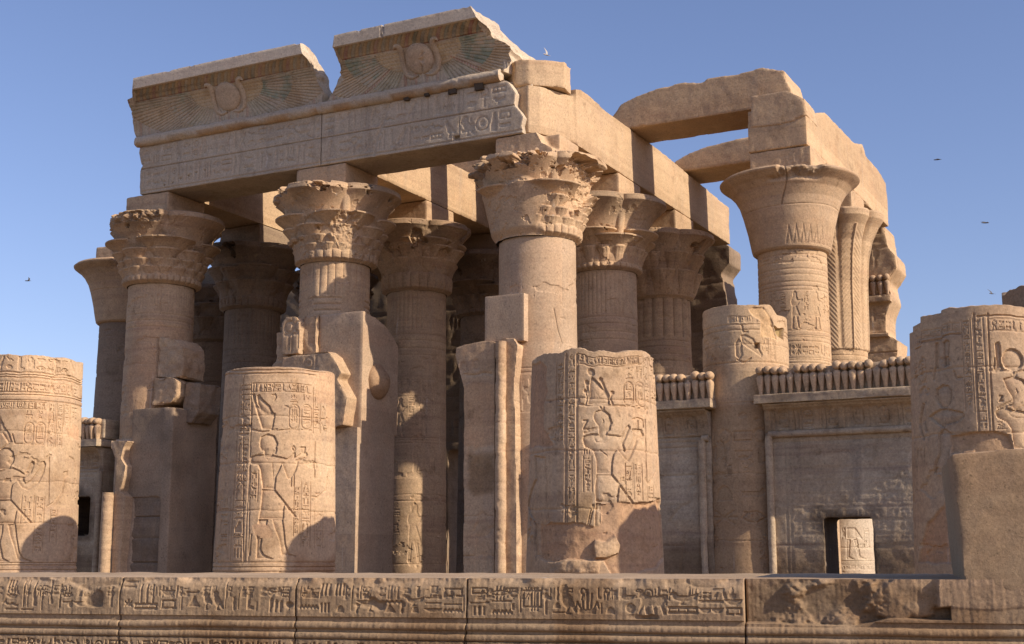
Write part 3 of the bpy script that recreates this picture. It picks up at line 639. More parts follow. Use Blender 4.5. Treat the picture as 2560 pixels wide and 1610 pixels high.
# ------------------------------------------------------------------ capitals
def capital(name, cx, cy, z0, z1, Rs, parent, mat, tiers, buds=(36, .05, .12), top=(4, 0., .5, .93, .55), nth=400, ntt=230, dmg=None, coref=None, seed=0, stems=True, core1=.26, post=None):
    phi = math.atan2(CY-cy, CX-cx); th = theta_grid(phi, nth); t = np.linspace(0, 1, ntt)
    A, T = np.meshgrid(th, t, indexing='ij'); G = A+phi
    core = 1.0+.10*sstep(0, .05, T)+.02*sstep(0, .2, T)+core1*T**1.5
    r = core.copy()
    def lobe(n, ph, t0, t1, amp, wmin=.35, power=1.8, floor=0., drop=.008):
        amp = amp*1.2
        x = ((G-ph)*n/(2*pi)+.5) % 1*2-1
        q = np.clip((T-t0)/(t1-t0), 0, 1)
        wd = wmin+(1-wmin)*q**1.3
        b = np.sqrt(np.clip(1-(x/(.90*wd))**2, 0, 1)); b = floor*q+(1-floor*q)*b
        up = 1-sstep(t1+.02, t1+.02+drop, T)
        rib = 1-.10*(np.abs(np.sin(x*7))**8)*(q < .97)
        return amp*rib*b*(.10*sstep(0, .15, q)+.90*q**power)*up*(q > 0)
    bumps = np.zeros_like(r)
    if buds:
        n, amp, tb = buds; x = (G*n/(2*pi)) % 1*2-1; q = np.clip(T/tb, 0, 1)
        bumps = np.maximum(bumps, amp*np.sqrt(np.clip(1-(x/.96)**2, 0, 1))*np.sqrt(np.clip(1-(2*q-1)**2, 0, 1)))
    for k in tiers: bumps = np.maximum(bumps, lobe(*k))
    if top:
        n, ph, t0, t1, amp = top
        x = ((G-ph)*n/(2*pi)+.5) % 1*2-1
        q = np.clip((T-t0)/(t1-t0), 0, 1); b = .22+.78*np.sqrt(np.clip(1-(.97*x)**2, 0, 1))
        tb_ = amp*b*(.12*sstep(0, .2, q)+.88*q**2.3)*(1-.10*sstep(t1, 1., T))
        bumps = np.maximum(bumps, tb_)
        if stems:
            xs = ((G-ph-pi/n)*n/(2*pi)+.5) % 1*2-1
            st = .13*np.sqrt(np.clip(1-(xs/.13)**2, 0, 1))*sstep(t0-.1, t0, T)*(1-sstep(.9, .93, T))
            bumps = np.maximum(bumps, st+.3*tb_*(st > 0))
    if dmg is not None: bumps = bumps*(1-dmg(A, T, bumps))
    r = core+bumps
    if coref is not None: r = coref(A, T, r)
    r = r*Rs
    Z = z0+(z1-z0)*T
    p = np.stack([cx+r*np.cos(G), cy+r*np.sin(G), Z], -1)
    r = r-.006*(.5+fbm(p, 2.5, 5, seed))-.022*sstep(.38, .46, fbm(p, 4.5, 4, seed+50))
    p[..., 0] = cx+r*np.cos(G); p[..., 1] = cy+r*np.sin(G)
    rows = [np.stack([cx+r[:, -1]*f*np.cos(th+phi), cy+r[:, -1]*f*np.sin(th+phi), th*0+z1+d], -1) for f, d in ((.97, .03), (.90, .05), (.78, .055), (.5, .05), (.002, .05))]
    p = np.concatenate([p, np.stack(rows, 1)], 1)
    tint = np.ones(p.shape)
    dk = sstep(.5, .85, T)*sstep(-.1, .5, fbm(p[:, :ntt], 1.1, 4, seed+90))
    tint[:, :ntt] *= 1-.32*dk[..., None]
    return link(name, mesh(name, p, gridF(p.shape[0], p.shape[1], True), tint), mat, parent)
ZC0, ZC1, ZAB, ZB1 = 9.15, 11.06, 11.75, 13.2
def noise_dmg(thr, seed, sc=2.2, tmin=0., amask=None):
    def f(A, T, b):
        p = np.stack([np.cos(A)*1.5, np.sin(A)*1.5, T*2.4], -1)
        m = sstep(thr, thr+.05, fbm(p, sc, 5, seed))*(T > tmin)
        if amask: m = np.clip(m+amask(A, T, p), 0, 1)
        return m*(.8+.35*fbm(p, 9, 3, seed+4))
    return f
H8 = pi/8
TI_A = [(16, 0, .09, .22, .09), (16, H8/2, .16, .33, .13), (8, 0, .22, .47, .22), (4, pi/4, .36, .62, .36), (8, H8, .44, .60, .15)]
TI_B = [(8, H8, .18, .42, .20, .5), (8, 0, .30, .62, .26), (4, pi/4, .4, .66, .28)]
TI_C = [(8, 0, .26, .46, .14, .7), (8, H8, .34, .64, .26, .6), (4, pi/4, .5, .74, .3)]
TI_D = [(16, 0, .08, .30, .13, .5), (4, 0, .28, .52, .40), (4, pi/4, .22, .44, .34)]
TI_E = [(8, H8, .05, .40, .2, .7, 1.0), (8, 0, .3, .66, .26, .6)]
AB = .78
def abacus(t, x, y, z1=ZAB, h=AB, seed=0, reliefs=(), mat=None, vox=.04, prisms=None, wear=.35):
    if prisms is None: return stone('abacus', [(x-h, x+h, y-h, y+h, ZC1-.05, z1)], (), mat or M_SAND, t, vox, wear, .008, .03, seed, reliefs)
    return stone('abacus', (), prisms, mat or M_SAND, t, vox, wear, .008, .04, seed, reliefs)
def abacus_text(x, y, seed, frac=(0.1, .95)):
    rl = Relief(np.arange(x-.8, x+.8, .016), np.arange(11., 11.8, .016)); rng = random.Random(seed)
    w_ = 1.5*(frac[1]-frac[0]); x0 = x-.75+1.5*frac[0]
    for k in range(4): rl.text(x0+k*w_/4, x0+(k+.9)*w_/4, 11.2, 11.68, .014, rng, True, .03)
    return [(rl, 'y', -1)]
ROW1, ROW2, ROW3 = 28.65, 32.75, 37.0
XA, XB, XC, XD, XE = -11.05, -5.92, 0., 5.92, 11.05
def column(label, x, y, zc=ZC0, R0=1.0, R1=.92, nth=260, dz=.03, group=None):
    t = thing('temple_column', label, 'column', (x, y, 0), group)
    return t, Shaft(x, y, 0, zc, R0, R1, nth, dz)
def texture_rows(sh, rng, rows, dep=.014):
    """bands of small offering scenes and ring lines round a shaft"""
    for z0, z1, kind in rows:
        if kind == 'line': rings(sh, [z0, z1], .014, .014); continue
        u = -1.5*sh.Rm
        if kind == 'text': sh.rl.text(u, -u, z0, z1, dep, rng)
        elif kind == 'frieze':
            while u < 1.5*sh.Rm:
                w_ = (z1-z0)*.62
                sh.rl.glyph(rng.choice(['cobra', 'god', 'man', 'cobra', 'was', 'reed']), u, z0, w_*.8, (z1-z0)*.94, dep*1.2, .03, rng.random() < .4); u += w_
            rings(sh, [z0-.02, z1+.02], .014, .014)
        elif kind == 'figures':
            while u < 1.5*sh.Rm:
                w_ = (z1-z0)*.36
                sh.rl.union([[(u+p[0]*w_, z0+p[1]*(z1-z0)) for p in q] for q in
                    ([(.3, .62), (.75, .62), (.9, .7), (1.1, .74), (1.1, .78), (.8, .76), (.7, .84), (.72, .94), (.55, 1), (.4, .94), (.42, .84), (.3, .8), (.25, .7)],
                     [(.35, .62), (.66, .62), (.9, .34), (.3, .34)], [(.32, .34), (.48, .34), (.42, .02), (.6, 0), (.28, 0)], [(.58, .34), (.74, .34), (.84, .02), (1.0, 0), (.74, 0)])], dep*1.3, .012, .05, .2)
                sh.rl.text(u+w_*1.15, u+w_*1.6, z0+.4*(z1-z0), z1, dep, rng, True); u += w_*1.7
            rings(sh, [z0-.03, z1+.03], .014, .014)

# --- the three tall front columns
t, sh = column('tall front column on the far left of the cornice, many-tiered capital, its shaft mostly shaded', XB, ROW1, nth=420, dz=.02)
flutes(sh, 8.35, 9.1, 64, .014); rings(sh, (8.3, 8.12, 7.94), .02, .015); drums(sh, [6.9, 5.6])
sh.rl.stain([(-.9, 5.5), (.9, 5.6), (.9, 7.9), (-.9, 8.3)], (1.05, .98, .94), seed=3)
sh.build('shaft', M_SAND, t, cap=False, seed=21, rough=.02)
capital('capital', XB, ROW1, ZC0, ZC1, .95, t, M_SAND, TI_A, nth=440, dmg=noise_dmg(.55, 5, 1.6, .6, lambda A, T, p: .6*sstep(0, .12, -.1-A+.3*fbm(p, 3, 4, 62))*(T > .84)), seed=2)
abacus(t, XB, ROW1, seed=3, reliefs=abacus_text(XB, ROW1, 3, (.3, .98)), vox=.03)
t, sh = column('tall front column in the middle under the gap of the cornice, broken many-tiered capital', XC, ROW1, nth=420, dz=.02)
flutes(sh, 8.25, 9.12, 28, .03); rings(sh, (8.2, 8.04, 7.88, 7.72, 7.56), .025, .03)
sh.rl.patch([(.18, 7.0), (.95, 7.0), (.95, 8.9), (.62, 8.55), (.2, 8.3)], .012, (.98, .97, .96))
sh.rl.patch([(-1.2, 7.0), (-.62, 7.0), (-.58, 8.2), (-.72, 9.1), (-1.2, 9.1)], .006, (1, .97, .95))
sh.build('shaft', M_SAND, t, cap=False, seed=22, rough=.012)
capital('capital', XC, ROW1, ZC0, ZC1, .95, t, M_SAND, TI_A, buds=(30, .05, .15), top=(4, 0, .56, .93, .52), nth=440, seed=4,
        dmg=noise_dmg(.62, 15, 1.8, .0, lambda A, T, p: .85*sstep(.10, .16, .36-abs(T-.42)-.9*abs(A-.12)+.25*fbm(p, 2, 4, 8))+sstep(0, .1, -.75-A)*(T < .3)+.5*sstep(.1, .2, fbm(p, 3.5, 4, 61))*(T > .88)*(A < .1)))
abacus(t, XC, ROW1, seed=5, reliefs=abacus_text(XC, ROW1, 9, (.4, .98)), vox=.03)
t, sh = column('tall sunlit front column under the broken end of the cornice, smooth plain shaft', XD, ROW1, nth=420, dz=.02, R1=.93)
flutes(sh, 7.0, 9.12, 46, .012)
sh.rl.patch([(-2.2, 1), (.55, 1), (.62, 5.4), (.35, 6.4), (.62, 7.2), (.66, 9.15), (-2.2, 9.15)], -.004, (1.06, 1.03, 1.0), bev=.03)
rng = random.Random(5); sh.rl.text(.62, 1.2, 5.2, 6.6, .016, rng, True); sh.rl.stroke([(.4, 7.4), (.5, 6.9), (.62, 6.6), (.55, 6.5)], .03, .02)
texture_rows(sh, rng, [(5.9, 6.0, 'line'), (5.0, 5.85, 'frieze')])
sh.build('shaft', M_PLAS, t, cap=False, seed=23, rough=.006)
def c3core(A, T, r):
    s = np.maximum(sstep(-.05, .12, A+.12*np.sin(T*9)-.1), sstep(.56, .66, T+.08*np.sin(A*5)))
    cone = 1.06+.10*sstep(0, .12, T)+.50*T**1.35+.10*np.maximum(0, T-.8)+.05*np.exp(-((A+.95)/.12)**2)*sstep(.5, .7, T)*(T < .93)
    return cone*(1-s)+r*s
capital('capital', XD, ROW1, ZC0, ZC1, .95, t, M_SAND, TI_A, buds=(34, .05, .15), top=(4, 0, .52, .92, .50), nth=440, ntt=210, seed=6, coref=c3core,
        dmg=noise_dmg(.2, 25, 1.5, .28, lambda A, T, p: .8*sstep(0, .25, fbm(p, 3.2, 4, 44))*(T > .8)*(A < .3)))
abacus(t, XD, ROW1, seed=7, vox=.03, reliefs=abacus_text(XD, ROW1, 17, (.02, .4)),
       prisms=[([(XD-.78, ZC1-.05), (XD+.55, ZC1-.05), (XD+.78, ZC1), (XD+.78, 11.3), (XD+.5, 11.45), (XD+.35, 11.75), (XD-.78, 11.75)], 'y', ROW1-.75, ROW1-.1), ([(XD-.78, ZC1-.05), (XD+.78, ZC1-.05), (XD+.78, 11.75), (XD-.78, 11.75)], 'y', ROW1-.35, ROW1+.78)])

# --- bell columns of the second row
BELL = np.array([(0, 1.0), (.012, 1.07), (.035, 1.13), (.08, 1.155), (.3, 1.24), (.52, 1.36), (.68, 1.47), (.8, 1.62), (.88, 1.78), (.935, 1.95), (.965, 2.03), (.985, 2.04), (1.0, 1.99)])
def bell_capital(x, y, Rs, t, seed, chevron=True, crack=True, chipped=(-.6, .5)):
    phi = math.atan2(CY-y, CX-x); th = theta_grid(phi, 420); tt = np.concatenate([np.linspace(0, .1, 26), np.linspace(.105, .45, 40), np.linspace(.46, 1, 70)])
    A, T = np.meshgrid(th, tt, indexing='ij'); G = A+phi
    r = np.interp(tt, BELL[:, 0], BELL[:, 1])[None]*Rs+0*A
    rl = Relief(th, tt)
    if chevron:
        for k in range(9):
            c = -.05+k*.17
            for q in (0, 1, 2): rl.stroke([(c-.085+q*.02, .07), (c, .30-.035*q), (c+.085-q*.02, .07)], .012, .014, bev=.01)
    r += rl.h
    r -= .014*np.exp(-((T-.555-.012*np.sin(A*2))/.006)**2)
    if crack: r -= .05*np.exp(-((A+.14-.06*np.sin(T*9)-.05*T)/.012)**2)*(T > .56)
    q = np.stack([np.cos(G), np.sin(G), T*1.2], -1)
    ch = sstep(.0, .25, fbm(q, 3.2, 4, seed)+.25)*sstep(.82, .93, T)*sstep(chipped[0]-.1, chipped[0]+.1, A)*(1-sstep(chipped[1]-.1, chipped[1]+.1, A))
    r -= ch*(.17+.1*fbm(q, 9, 3, seed+3))
    p = np.stack([x+r*np.cos(G), y+r*np.sin(G), ZC0+(ZC1-ZC0)*T], -1)
    r -= .006*(.5+fbm(p, 2.5, 4, seed)); p[..., 0] = x+r*np.cos(G); p[..., 1] = y+r*np.sin(G)
    rows = [np.stack([x+r[:, -1]*f*np.cos(th+phi), y+r[:, -1]*f*np.sin(th+phi), th*0+ZC1+d], -1) for f, d in ((.985, .03), (.95, .045), (.7, .05), (.3, .05), (.002, .05))]
    n0 = p.shape[1]; p = np.concatenate([p, np.stack(rows, 1)], 1); tint = np.ones(p.shape); tint[:, :n0] *= 1-.25*ch[..., None]
    return link('capital', mesh('capital', p, gridF(p.shape[0], p.shape[1], True), tint), M_SAND, t)
t, sh = column('sunlit column with great open bell capital on the right, engraved with rings and zigzags', XE, ROW2, R0=.90, R1=.86, nth=460, dz=.016)
rings(sh, (9.02, 8.84, 8.66, 8.52, 8.34, 8.22), .018, .016)
rng = random.Random(8)
texture_rows(sh, rng, [(7.15, 8.1, 'figures'), (6.85, 6.95, 'line'), (6.5, 6.78, 'text'), (6.4, 6.44, 'line'), (5.25, 6.3, 'frieze'), (4.9, 5.15, 'text'), (4.82, 4.86, 'line'), (3.7, 4.7, 'frieze')], .018)
drums(sh, [7.0]); sh.build('shaft', M_BEAM, t, cap=False, seed=31)
bell_capital(XE, ROW2, .86, t, 3)
abacus(t, XE, ROW2, seed=9, vox=.03, reliefs=abacus_text(XE, ROW2, 22, (.5, .98)), mat=M_BEAM)
t, sh = column('column with open bell capital at the far left, standing against the sky', XA, ROW2, R0=.97, R1=.86, nth=200, dz=.03)
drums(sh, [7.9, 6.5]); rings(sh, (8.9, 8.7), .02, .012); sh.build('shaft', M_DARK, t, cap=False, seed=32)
bell_capital(XA, ROW2, .86, t, 13, False, False, (-.3, 1.0))
abacus(t, XA, ROW2, z1=11.72, seed=10)

# --- inner columns
def inner(label, x, y, tiers, top, seed, buds=None, flute=None, bundle=0, R0=.93, R1=.85, nth=260, rows=(), core1=.26, mat=None, dmg=.5):
    t, sh = column(label, x, y, R0=R0, R1=R1, nth=300, dz=.022)
    m = mat or M_SAND
    if bundle:
        x_ = (sh.th+sh.phi)*bundle/(2*pi) % 1*2-1
        sh.rl.h += (sstep(8.0, 8.03, sh.z)[None]*(.07*(np.sqrt(np.clip(1-x_*x_, 0, 1))-.75))[:, None])
    if flute: flutes(sh, flute[0], 9.12, flute[1], .02)
    r = random.Random(seed); texture_rows(sh, r, rows); rings(sh, (7.9, 7.72, 7.5, 7.3), .016, .014)
    drums(sh, [6.6, 4.9, 3.4])
    sh.build('shaft', m, t, cap=False, seed=seed)
    capital('capital', x, y, ZC0, ZC1, R1+.03, t, m, tiers, buds=buds, top=top, nth=nth, ntt=160, seed=seed, dmg=noise_dmg(dmg, seed, 1.7, .5), core1=core1)
    abacus(t, x, y, seed=seed, mat=m)
    return t
RW = [(6.0, 6.9, 'frieze'), (5.6, 5.9, 'text'), (4.4, 5.5, 'frieze')]
inner('half sunlit column with lotus capital just behind the smooth front column', XD, ROW2, TI_D, (4, 0, .5, .93, .6), 41, (34, .05, .1), (7.95, 44), rows=RW, nth=380)
inner('shaded column between the middle and smooth front columns, fluted capital broken at the top', XC, ROW2, TI_C, (4, 0, .55, .93, .48), 42, (26, .05, .26), (8.0, 40), nth=340, dmg=.3,
      rows=[(6.2, 6.6, 'text'), (5.0, 6.1, 'figures'), (3.9, 4.8, 'frieze'), (1.55, 3.2, 'figures')], mat=M_SAND)
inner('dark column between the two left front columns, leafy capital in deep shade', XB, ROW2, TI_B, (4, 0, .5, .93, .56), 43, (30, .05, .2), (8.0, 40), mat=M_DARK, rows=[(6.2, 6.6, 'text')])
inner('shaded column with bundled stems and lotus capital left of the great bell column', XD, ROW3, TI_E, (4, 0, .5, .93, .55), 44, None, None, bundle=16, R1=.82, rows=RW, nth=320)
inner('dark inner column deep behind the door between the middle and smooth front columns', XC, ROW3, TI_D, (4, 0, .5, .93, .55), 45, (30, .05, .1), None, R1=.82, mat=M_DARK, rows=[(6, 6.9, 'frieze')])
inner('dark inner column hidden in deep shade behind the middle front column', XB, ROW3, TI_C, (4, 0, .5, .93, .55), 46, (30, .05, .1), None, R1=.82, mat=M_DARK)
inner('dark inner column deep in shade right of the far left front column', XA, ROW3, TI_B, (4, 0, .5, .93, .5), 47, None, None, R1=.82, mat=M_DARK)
# palm column
t, sh = column('column with palm-frond capital right behind the great bell column', XE, ROW3, zc=7.25, R0=.93, R1=.83, nth=300, dz=.02)
rings(sh, (7.1, 6.95, 6.8, 6.66), .016, .016); texture_rows(sh, random.Random(77), [(5.75, 6.05, 'text'), (4.7, 5.6, 'frieze')]); sh.build('shaft', M_BEAM, t, cap=False, seed=51)
phi = math.atan2(CY-ROW3, CX-XE); th = theta_grid(phi, 420); tt = np.linspace(0, 1, 230)
A, T = np.meshgrid(th, tt, indexing='ij'); G = A+phi
x = (G*8/(2*pi)+.5) % 1*2-1
r = np.interp(T, [0, .01, .5, .68, .8, .9, .96, 1.], [1., 1.05, 1.09, 1.17, 1.3, 1.52, 1.72, 1.74])
lob = sstep(.6, .96, T)*.16*(np.sqrt(np.clip(1-.95*x*x, 0, 1))-1)
r = r*(1+lob)-.035*sstep(.72, 1, abs(x))*sstep(0, .02, T)+.05*np.exp(-(x/.07)**2)*sstep(0, .01, T)*(T < .9)
r += .006*np.sin((T*56+abs(x)*6.5)*2*pi*.5)*(abs(x) > .1)*(T < .86)*(abs(x) < .8)
r *= .83
p = np.stack([XE+r*np.cos(G), ROW3+r*np.sin(G), 7.25+(ZC1-7.25)*T], -1); r = r-.006*(.5+fbm(p, 2.5, 4, 6))
p[..., 0] = XE+r*np.cos(G); p[..., 1] = ROW3+r*np.sin(G)
rows = [np.stack([XE+r[:, -1]*f*np.cos(th+phi), ROW3+r[:, -1]*f*np.sin(th+phi), th*0+ZC1+d], -1) for f, d in ((.97, .05), (.9, .08), (.5, .08), (.002, .08))]
p = np.concatenate([p, np.stack(rows, 1)], 1)
link('capital', mesh('capital', p, gridF(p.shape[0], p.shape[1], True)), M_BEAM, t)
abacus(t, XE, ROW3, seed=52, mat=M_BEAM)

# ------------------------------------------------------------------ ground
def ground():
    xs = np.concatenate([[-3000, -600, -200, -80], np.linspace(-50, 50, 60), [80, 200, 600, 3000]])
    ys = np.concatenate([[-3000, -600, -100], np.linspace(-10, 70, 50), [120, 300, 900, 3000]])
    U, Vv = np.meshgrid(xs, ys, indexing='ij'); p = np.stack([U, Vv, 0*U], -1)
    near = (abs(U) < 60) & (abs(Vv) < 80)
    p[..., 2] = np.where(near, .05*fbm(p, .4, 3, 2)-.05, -.05)
    o = link('ground', mesh('ground', p, gridF(len(xs), len(ys))), M_GRND, base=(0, 0, 0)); o['kind'] = 'structure'
ground()
o = link('floor', mesh('floor', [(-13, 25.5, .03), (16.5, 25.5, .03), (16.5, 42, .03), (-13, 42, .03)], np.array([[0, 1, 2, 3]])), M_FLOOR); o['kind'] = 'structure'  # unseen hall floor, added dark to cut light bounced up inside
def hill():
    u = np.linspace(-60, 60, 160); v = np.linspace(0, 1, 50); U, Vv = np.meshgrid(u, v, indexing='ij')
    p = np.stack([U-10, 75+Vv*40, 0*U], -1)
    p[..., 2] = np.sin(Vv*pi)*(3.2+.9*fbm(p, .12, 4, 3)+.8*fbm(p, .8, 4, 5))*np.clip(1.2-abs(U)/60, 0, 1)-.3
    o = link('hill', mesh('hill', p, gridF(160, 50)), M_GRND, base=(-10, 95, 0)); o['kind'] = 'structure'
hill()

# ------------------------------------------------------------------ architrave with two lines of writing
YF = 27.85
def architrave(name_label, x0, x1, seed, end):
    t = thing('architrave', name_label, 'architrave', ((x0+x1)/2, 28.6, 11.75), 'architrave blocks under the cornice')
    rl = Relief(np.arange(x0-.1, x1+.1, .014), np.arange(11.7, 13.25, .014)); r = random.Random(seed)
    rl.text(x0+.1, x1-.45*end, 12.56, 13.11, .028, r, False, .026); rl.text(x0+.15, x1-.2*end, 11.9, 12.42, .028, r, False, .026)
    for z in (12.49, 11.83, 13.16): rl.hline(z, x0, x1, .03, .03)
    if end:
        for zz in (12.2,): rl.glyph('owl', x1-1.75, 11.9, .42, .52, .03, .04)
        rl.poly([(x1-1.95, 11.86), (x1-1.78, 11.86), (x1-1.78, 11.96), (x1-1.95, 11.96)], .12, flat=1)
        rl.stroke([(x0+2.1, 13.15), (x0+1.9, 12.6), (x0+1.75, 12.3), (x0+1.65, 11.8)], .07, .03)
    else:
        for k, zz in enumerate((11.92, 11.95, 12.04, 12.08, 12.13, 12.16)): rl.ell(x0+1.0+k*.28, zz, .022, .022, .08, bev=.01, flat=1)
        rl.stroke([(x1-.95, 12.95), (x1-.75, 12.75), (x1-.5, 12.68), (x1-.2, 12.5)], .025, .03)
    P = [(x0, 11.75), (x1, 11.75), (x1, 13.2), (x0, 13.2)] if not end else \
        [(x0, 11.75), (5.93, 11.75), (5.9, 11.95), (5.95, 12.15), (5.86, 12.3), (5.7, 12.5), (5.74, 12.8), (5.55, 13.1), (5.4, 13.2), (x0, 13.2)]
    PB = [(x0, 11.75), (x1, 11.75), (x1, 13.2), (x0, 13.2)] if not end else \
        [(x0, 11.75), (6.0, 11.75), (6.05, 12.2), (6.0, 12.6), (6.05, 13.1), (5.8, 13.22), (x0, 13.2)]
    if not end: P = [(x0+.1, 11.75), (x1, 11.75), (x1, 13.2), (x0+.02, 13.2), (x0, 13.0), (x0+.09, 12.65), (x0+.16, 12.6), (x0+.06, 12.5)]
    stone('beam', (), [(P, 'y', YF, YF+.32), (PB, 'y', YF+.3, 29.35)], M_FACADE, t, .024, .35, .006, .05, seed, [(rl, 'y', -1)])
    # torus moulding with carved ribbon bands
    xe = x1 if not end else 5.35
    xs = np.arange(x0-.06, xe, .02); a = np.linspace(0, 2*pi, 28, endpoint=False)
    X, A = np.meshgrid(xs, a, indexing='ij'); rr = np.full(X.shape, .16)
    ph = X*2*pi/1.05
    for k in (0, 1, 2): rr -= .012*np.exp(-((np.sin((ph-k*.22)/2+A*.5))/.06)**2)
    p = np.stack([X, YF-.01-rr*np.cos(A), 13.30+rr*np.sin(A)], -1)
    rr = rr-.03*sstep(.1, .6, fbm(p, 1.3, 4, seed))*(1 if not end else .6)-.006*fbm(p, 8, 3, seed)
    p = np.stack([X, YF-.01-rr*np.cos(A), 13.30+rr*np.sin(A)], -1)
    c = p[[0, -1]].mean(1, keepdims=True)
    p = np.concatenate([np.repeat(c[:1], 28, 1), p, np.repeat(c[1:], 28, 1)], 0)
    under_light = sstep(-.2, .5, fbm(p, 1.6, 4, seed+4))*(p[..., 2] < 13.30)  # warm light from below, painted patchily into the moulding's lower half
    tint = np.ones(p.shape)*(1-under_light[..., None]*np.array((.15, .3, .45)))
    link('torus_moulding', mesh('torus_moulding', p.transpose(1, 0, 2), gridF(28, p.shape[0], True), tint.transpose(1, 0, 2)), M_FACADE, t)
    if end:   # nests / holes under the moulding
        for x, s in ((2.65, .1), (3.25, .08), (4.0, .13), (4.75, .14)):
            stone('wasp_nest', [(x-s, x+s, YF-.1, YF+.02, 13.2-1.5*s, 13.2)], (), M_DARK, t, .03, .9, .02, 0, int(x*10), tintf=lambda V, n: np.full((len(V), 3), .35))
architrave('left architrave block with two lines of writing and a row of drill holes', -6.28, .0, 5, 0)
architrave('right architrave block with two lines of writing, an owl sign and a broken sunlit end', .012, 5.95, 9, 1)

# ------------------------------------------------------------------ painted cornices with the winged sun disc
def prof(td=28.4):
    q = np.linspace(0, 1, 86); z = 13.42+1.18*q; y = YF-.62*q**2.5
    fr = np.stack([y, z], 1)
    rest = [(27.222, 14.605), (27.155, 14.612), (27.15, 14.617), (27.15, 14.70), (27.15, 14.86), (27.15, 14.932), (27.155, 14.938), (27.25, 14.94)]
    rest += [(yy, 14.94) for yy in np.linspace(27.35, td, 14)]+[(td+.06+.75*k/12, 14.88-.95*(k/12)**1.2) for k in range(13)]+[(td+.84, zz) for zz in np.linspace(13.85, 13.5, 4)]+[(td+.8, 13.41)]+[(yy, 13.41) for yy in np.linspace(td+.6, 27.95, 8)]
    return np.vstack([fr, np.array(rest)]), len(fr)
PR, NF = prof()
ARC = np.concatenate([[0], np.cumsum(np.linalg.norm(np.diff(PR[:NF], axis=0), axis=1))])
NRM = np.stack([-np.gradient(PR[:NF, 1]), np.gradient(PR[:NF, 0])], 1); NRM /= np.linalg.norm(NRM, axis=1)[:, None]
def surf(X, a, off=0.):
    y = np.interp(a, ARC, PR[:NF, 0]); z = np.interp(a, ARC, PR[:NF, 1])
    ny = np.interp(a, ARC, NRM[:, 0]); nz = np.interp(a, ARC, NRM[:, 1])
    return np.stack([X+0*y, y+ny*off, z+nz*off], -1)
RED, GRN, TAN, BLU, TEAL, YEL = (.50, .15, .13), (.25, .36, .32), (.85, .76, .62), (.24, .30, .33), (.50, .80, .86), (1.05, .95, .68)
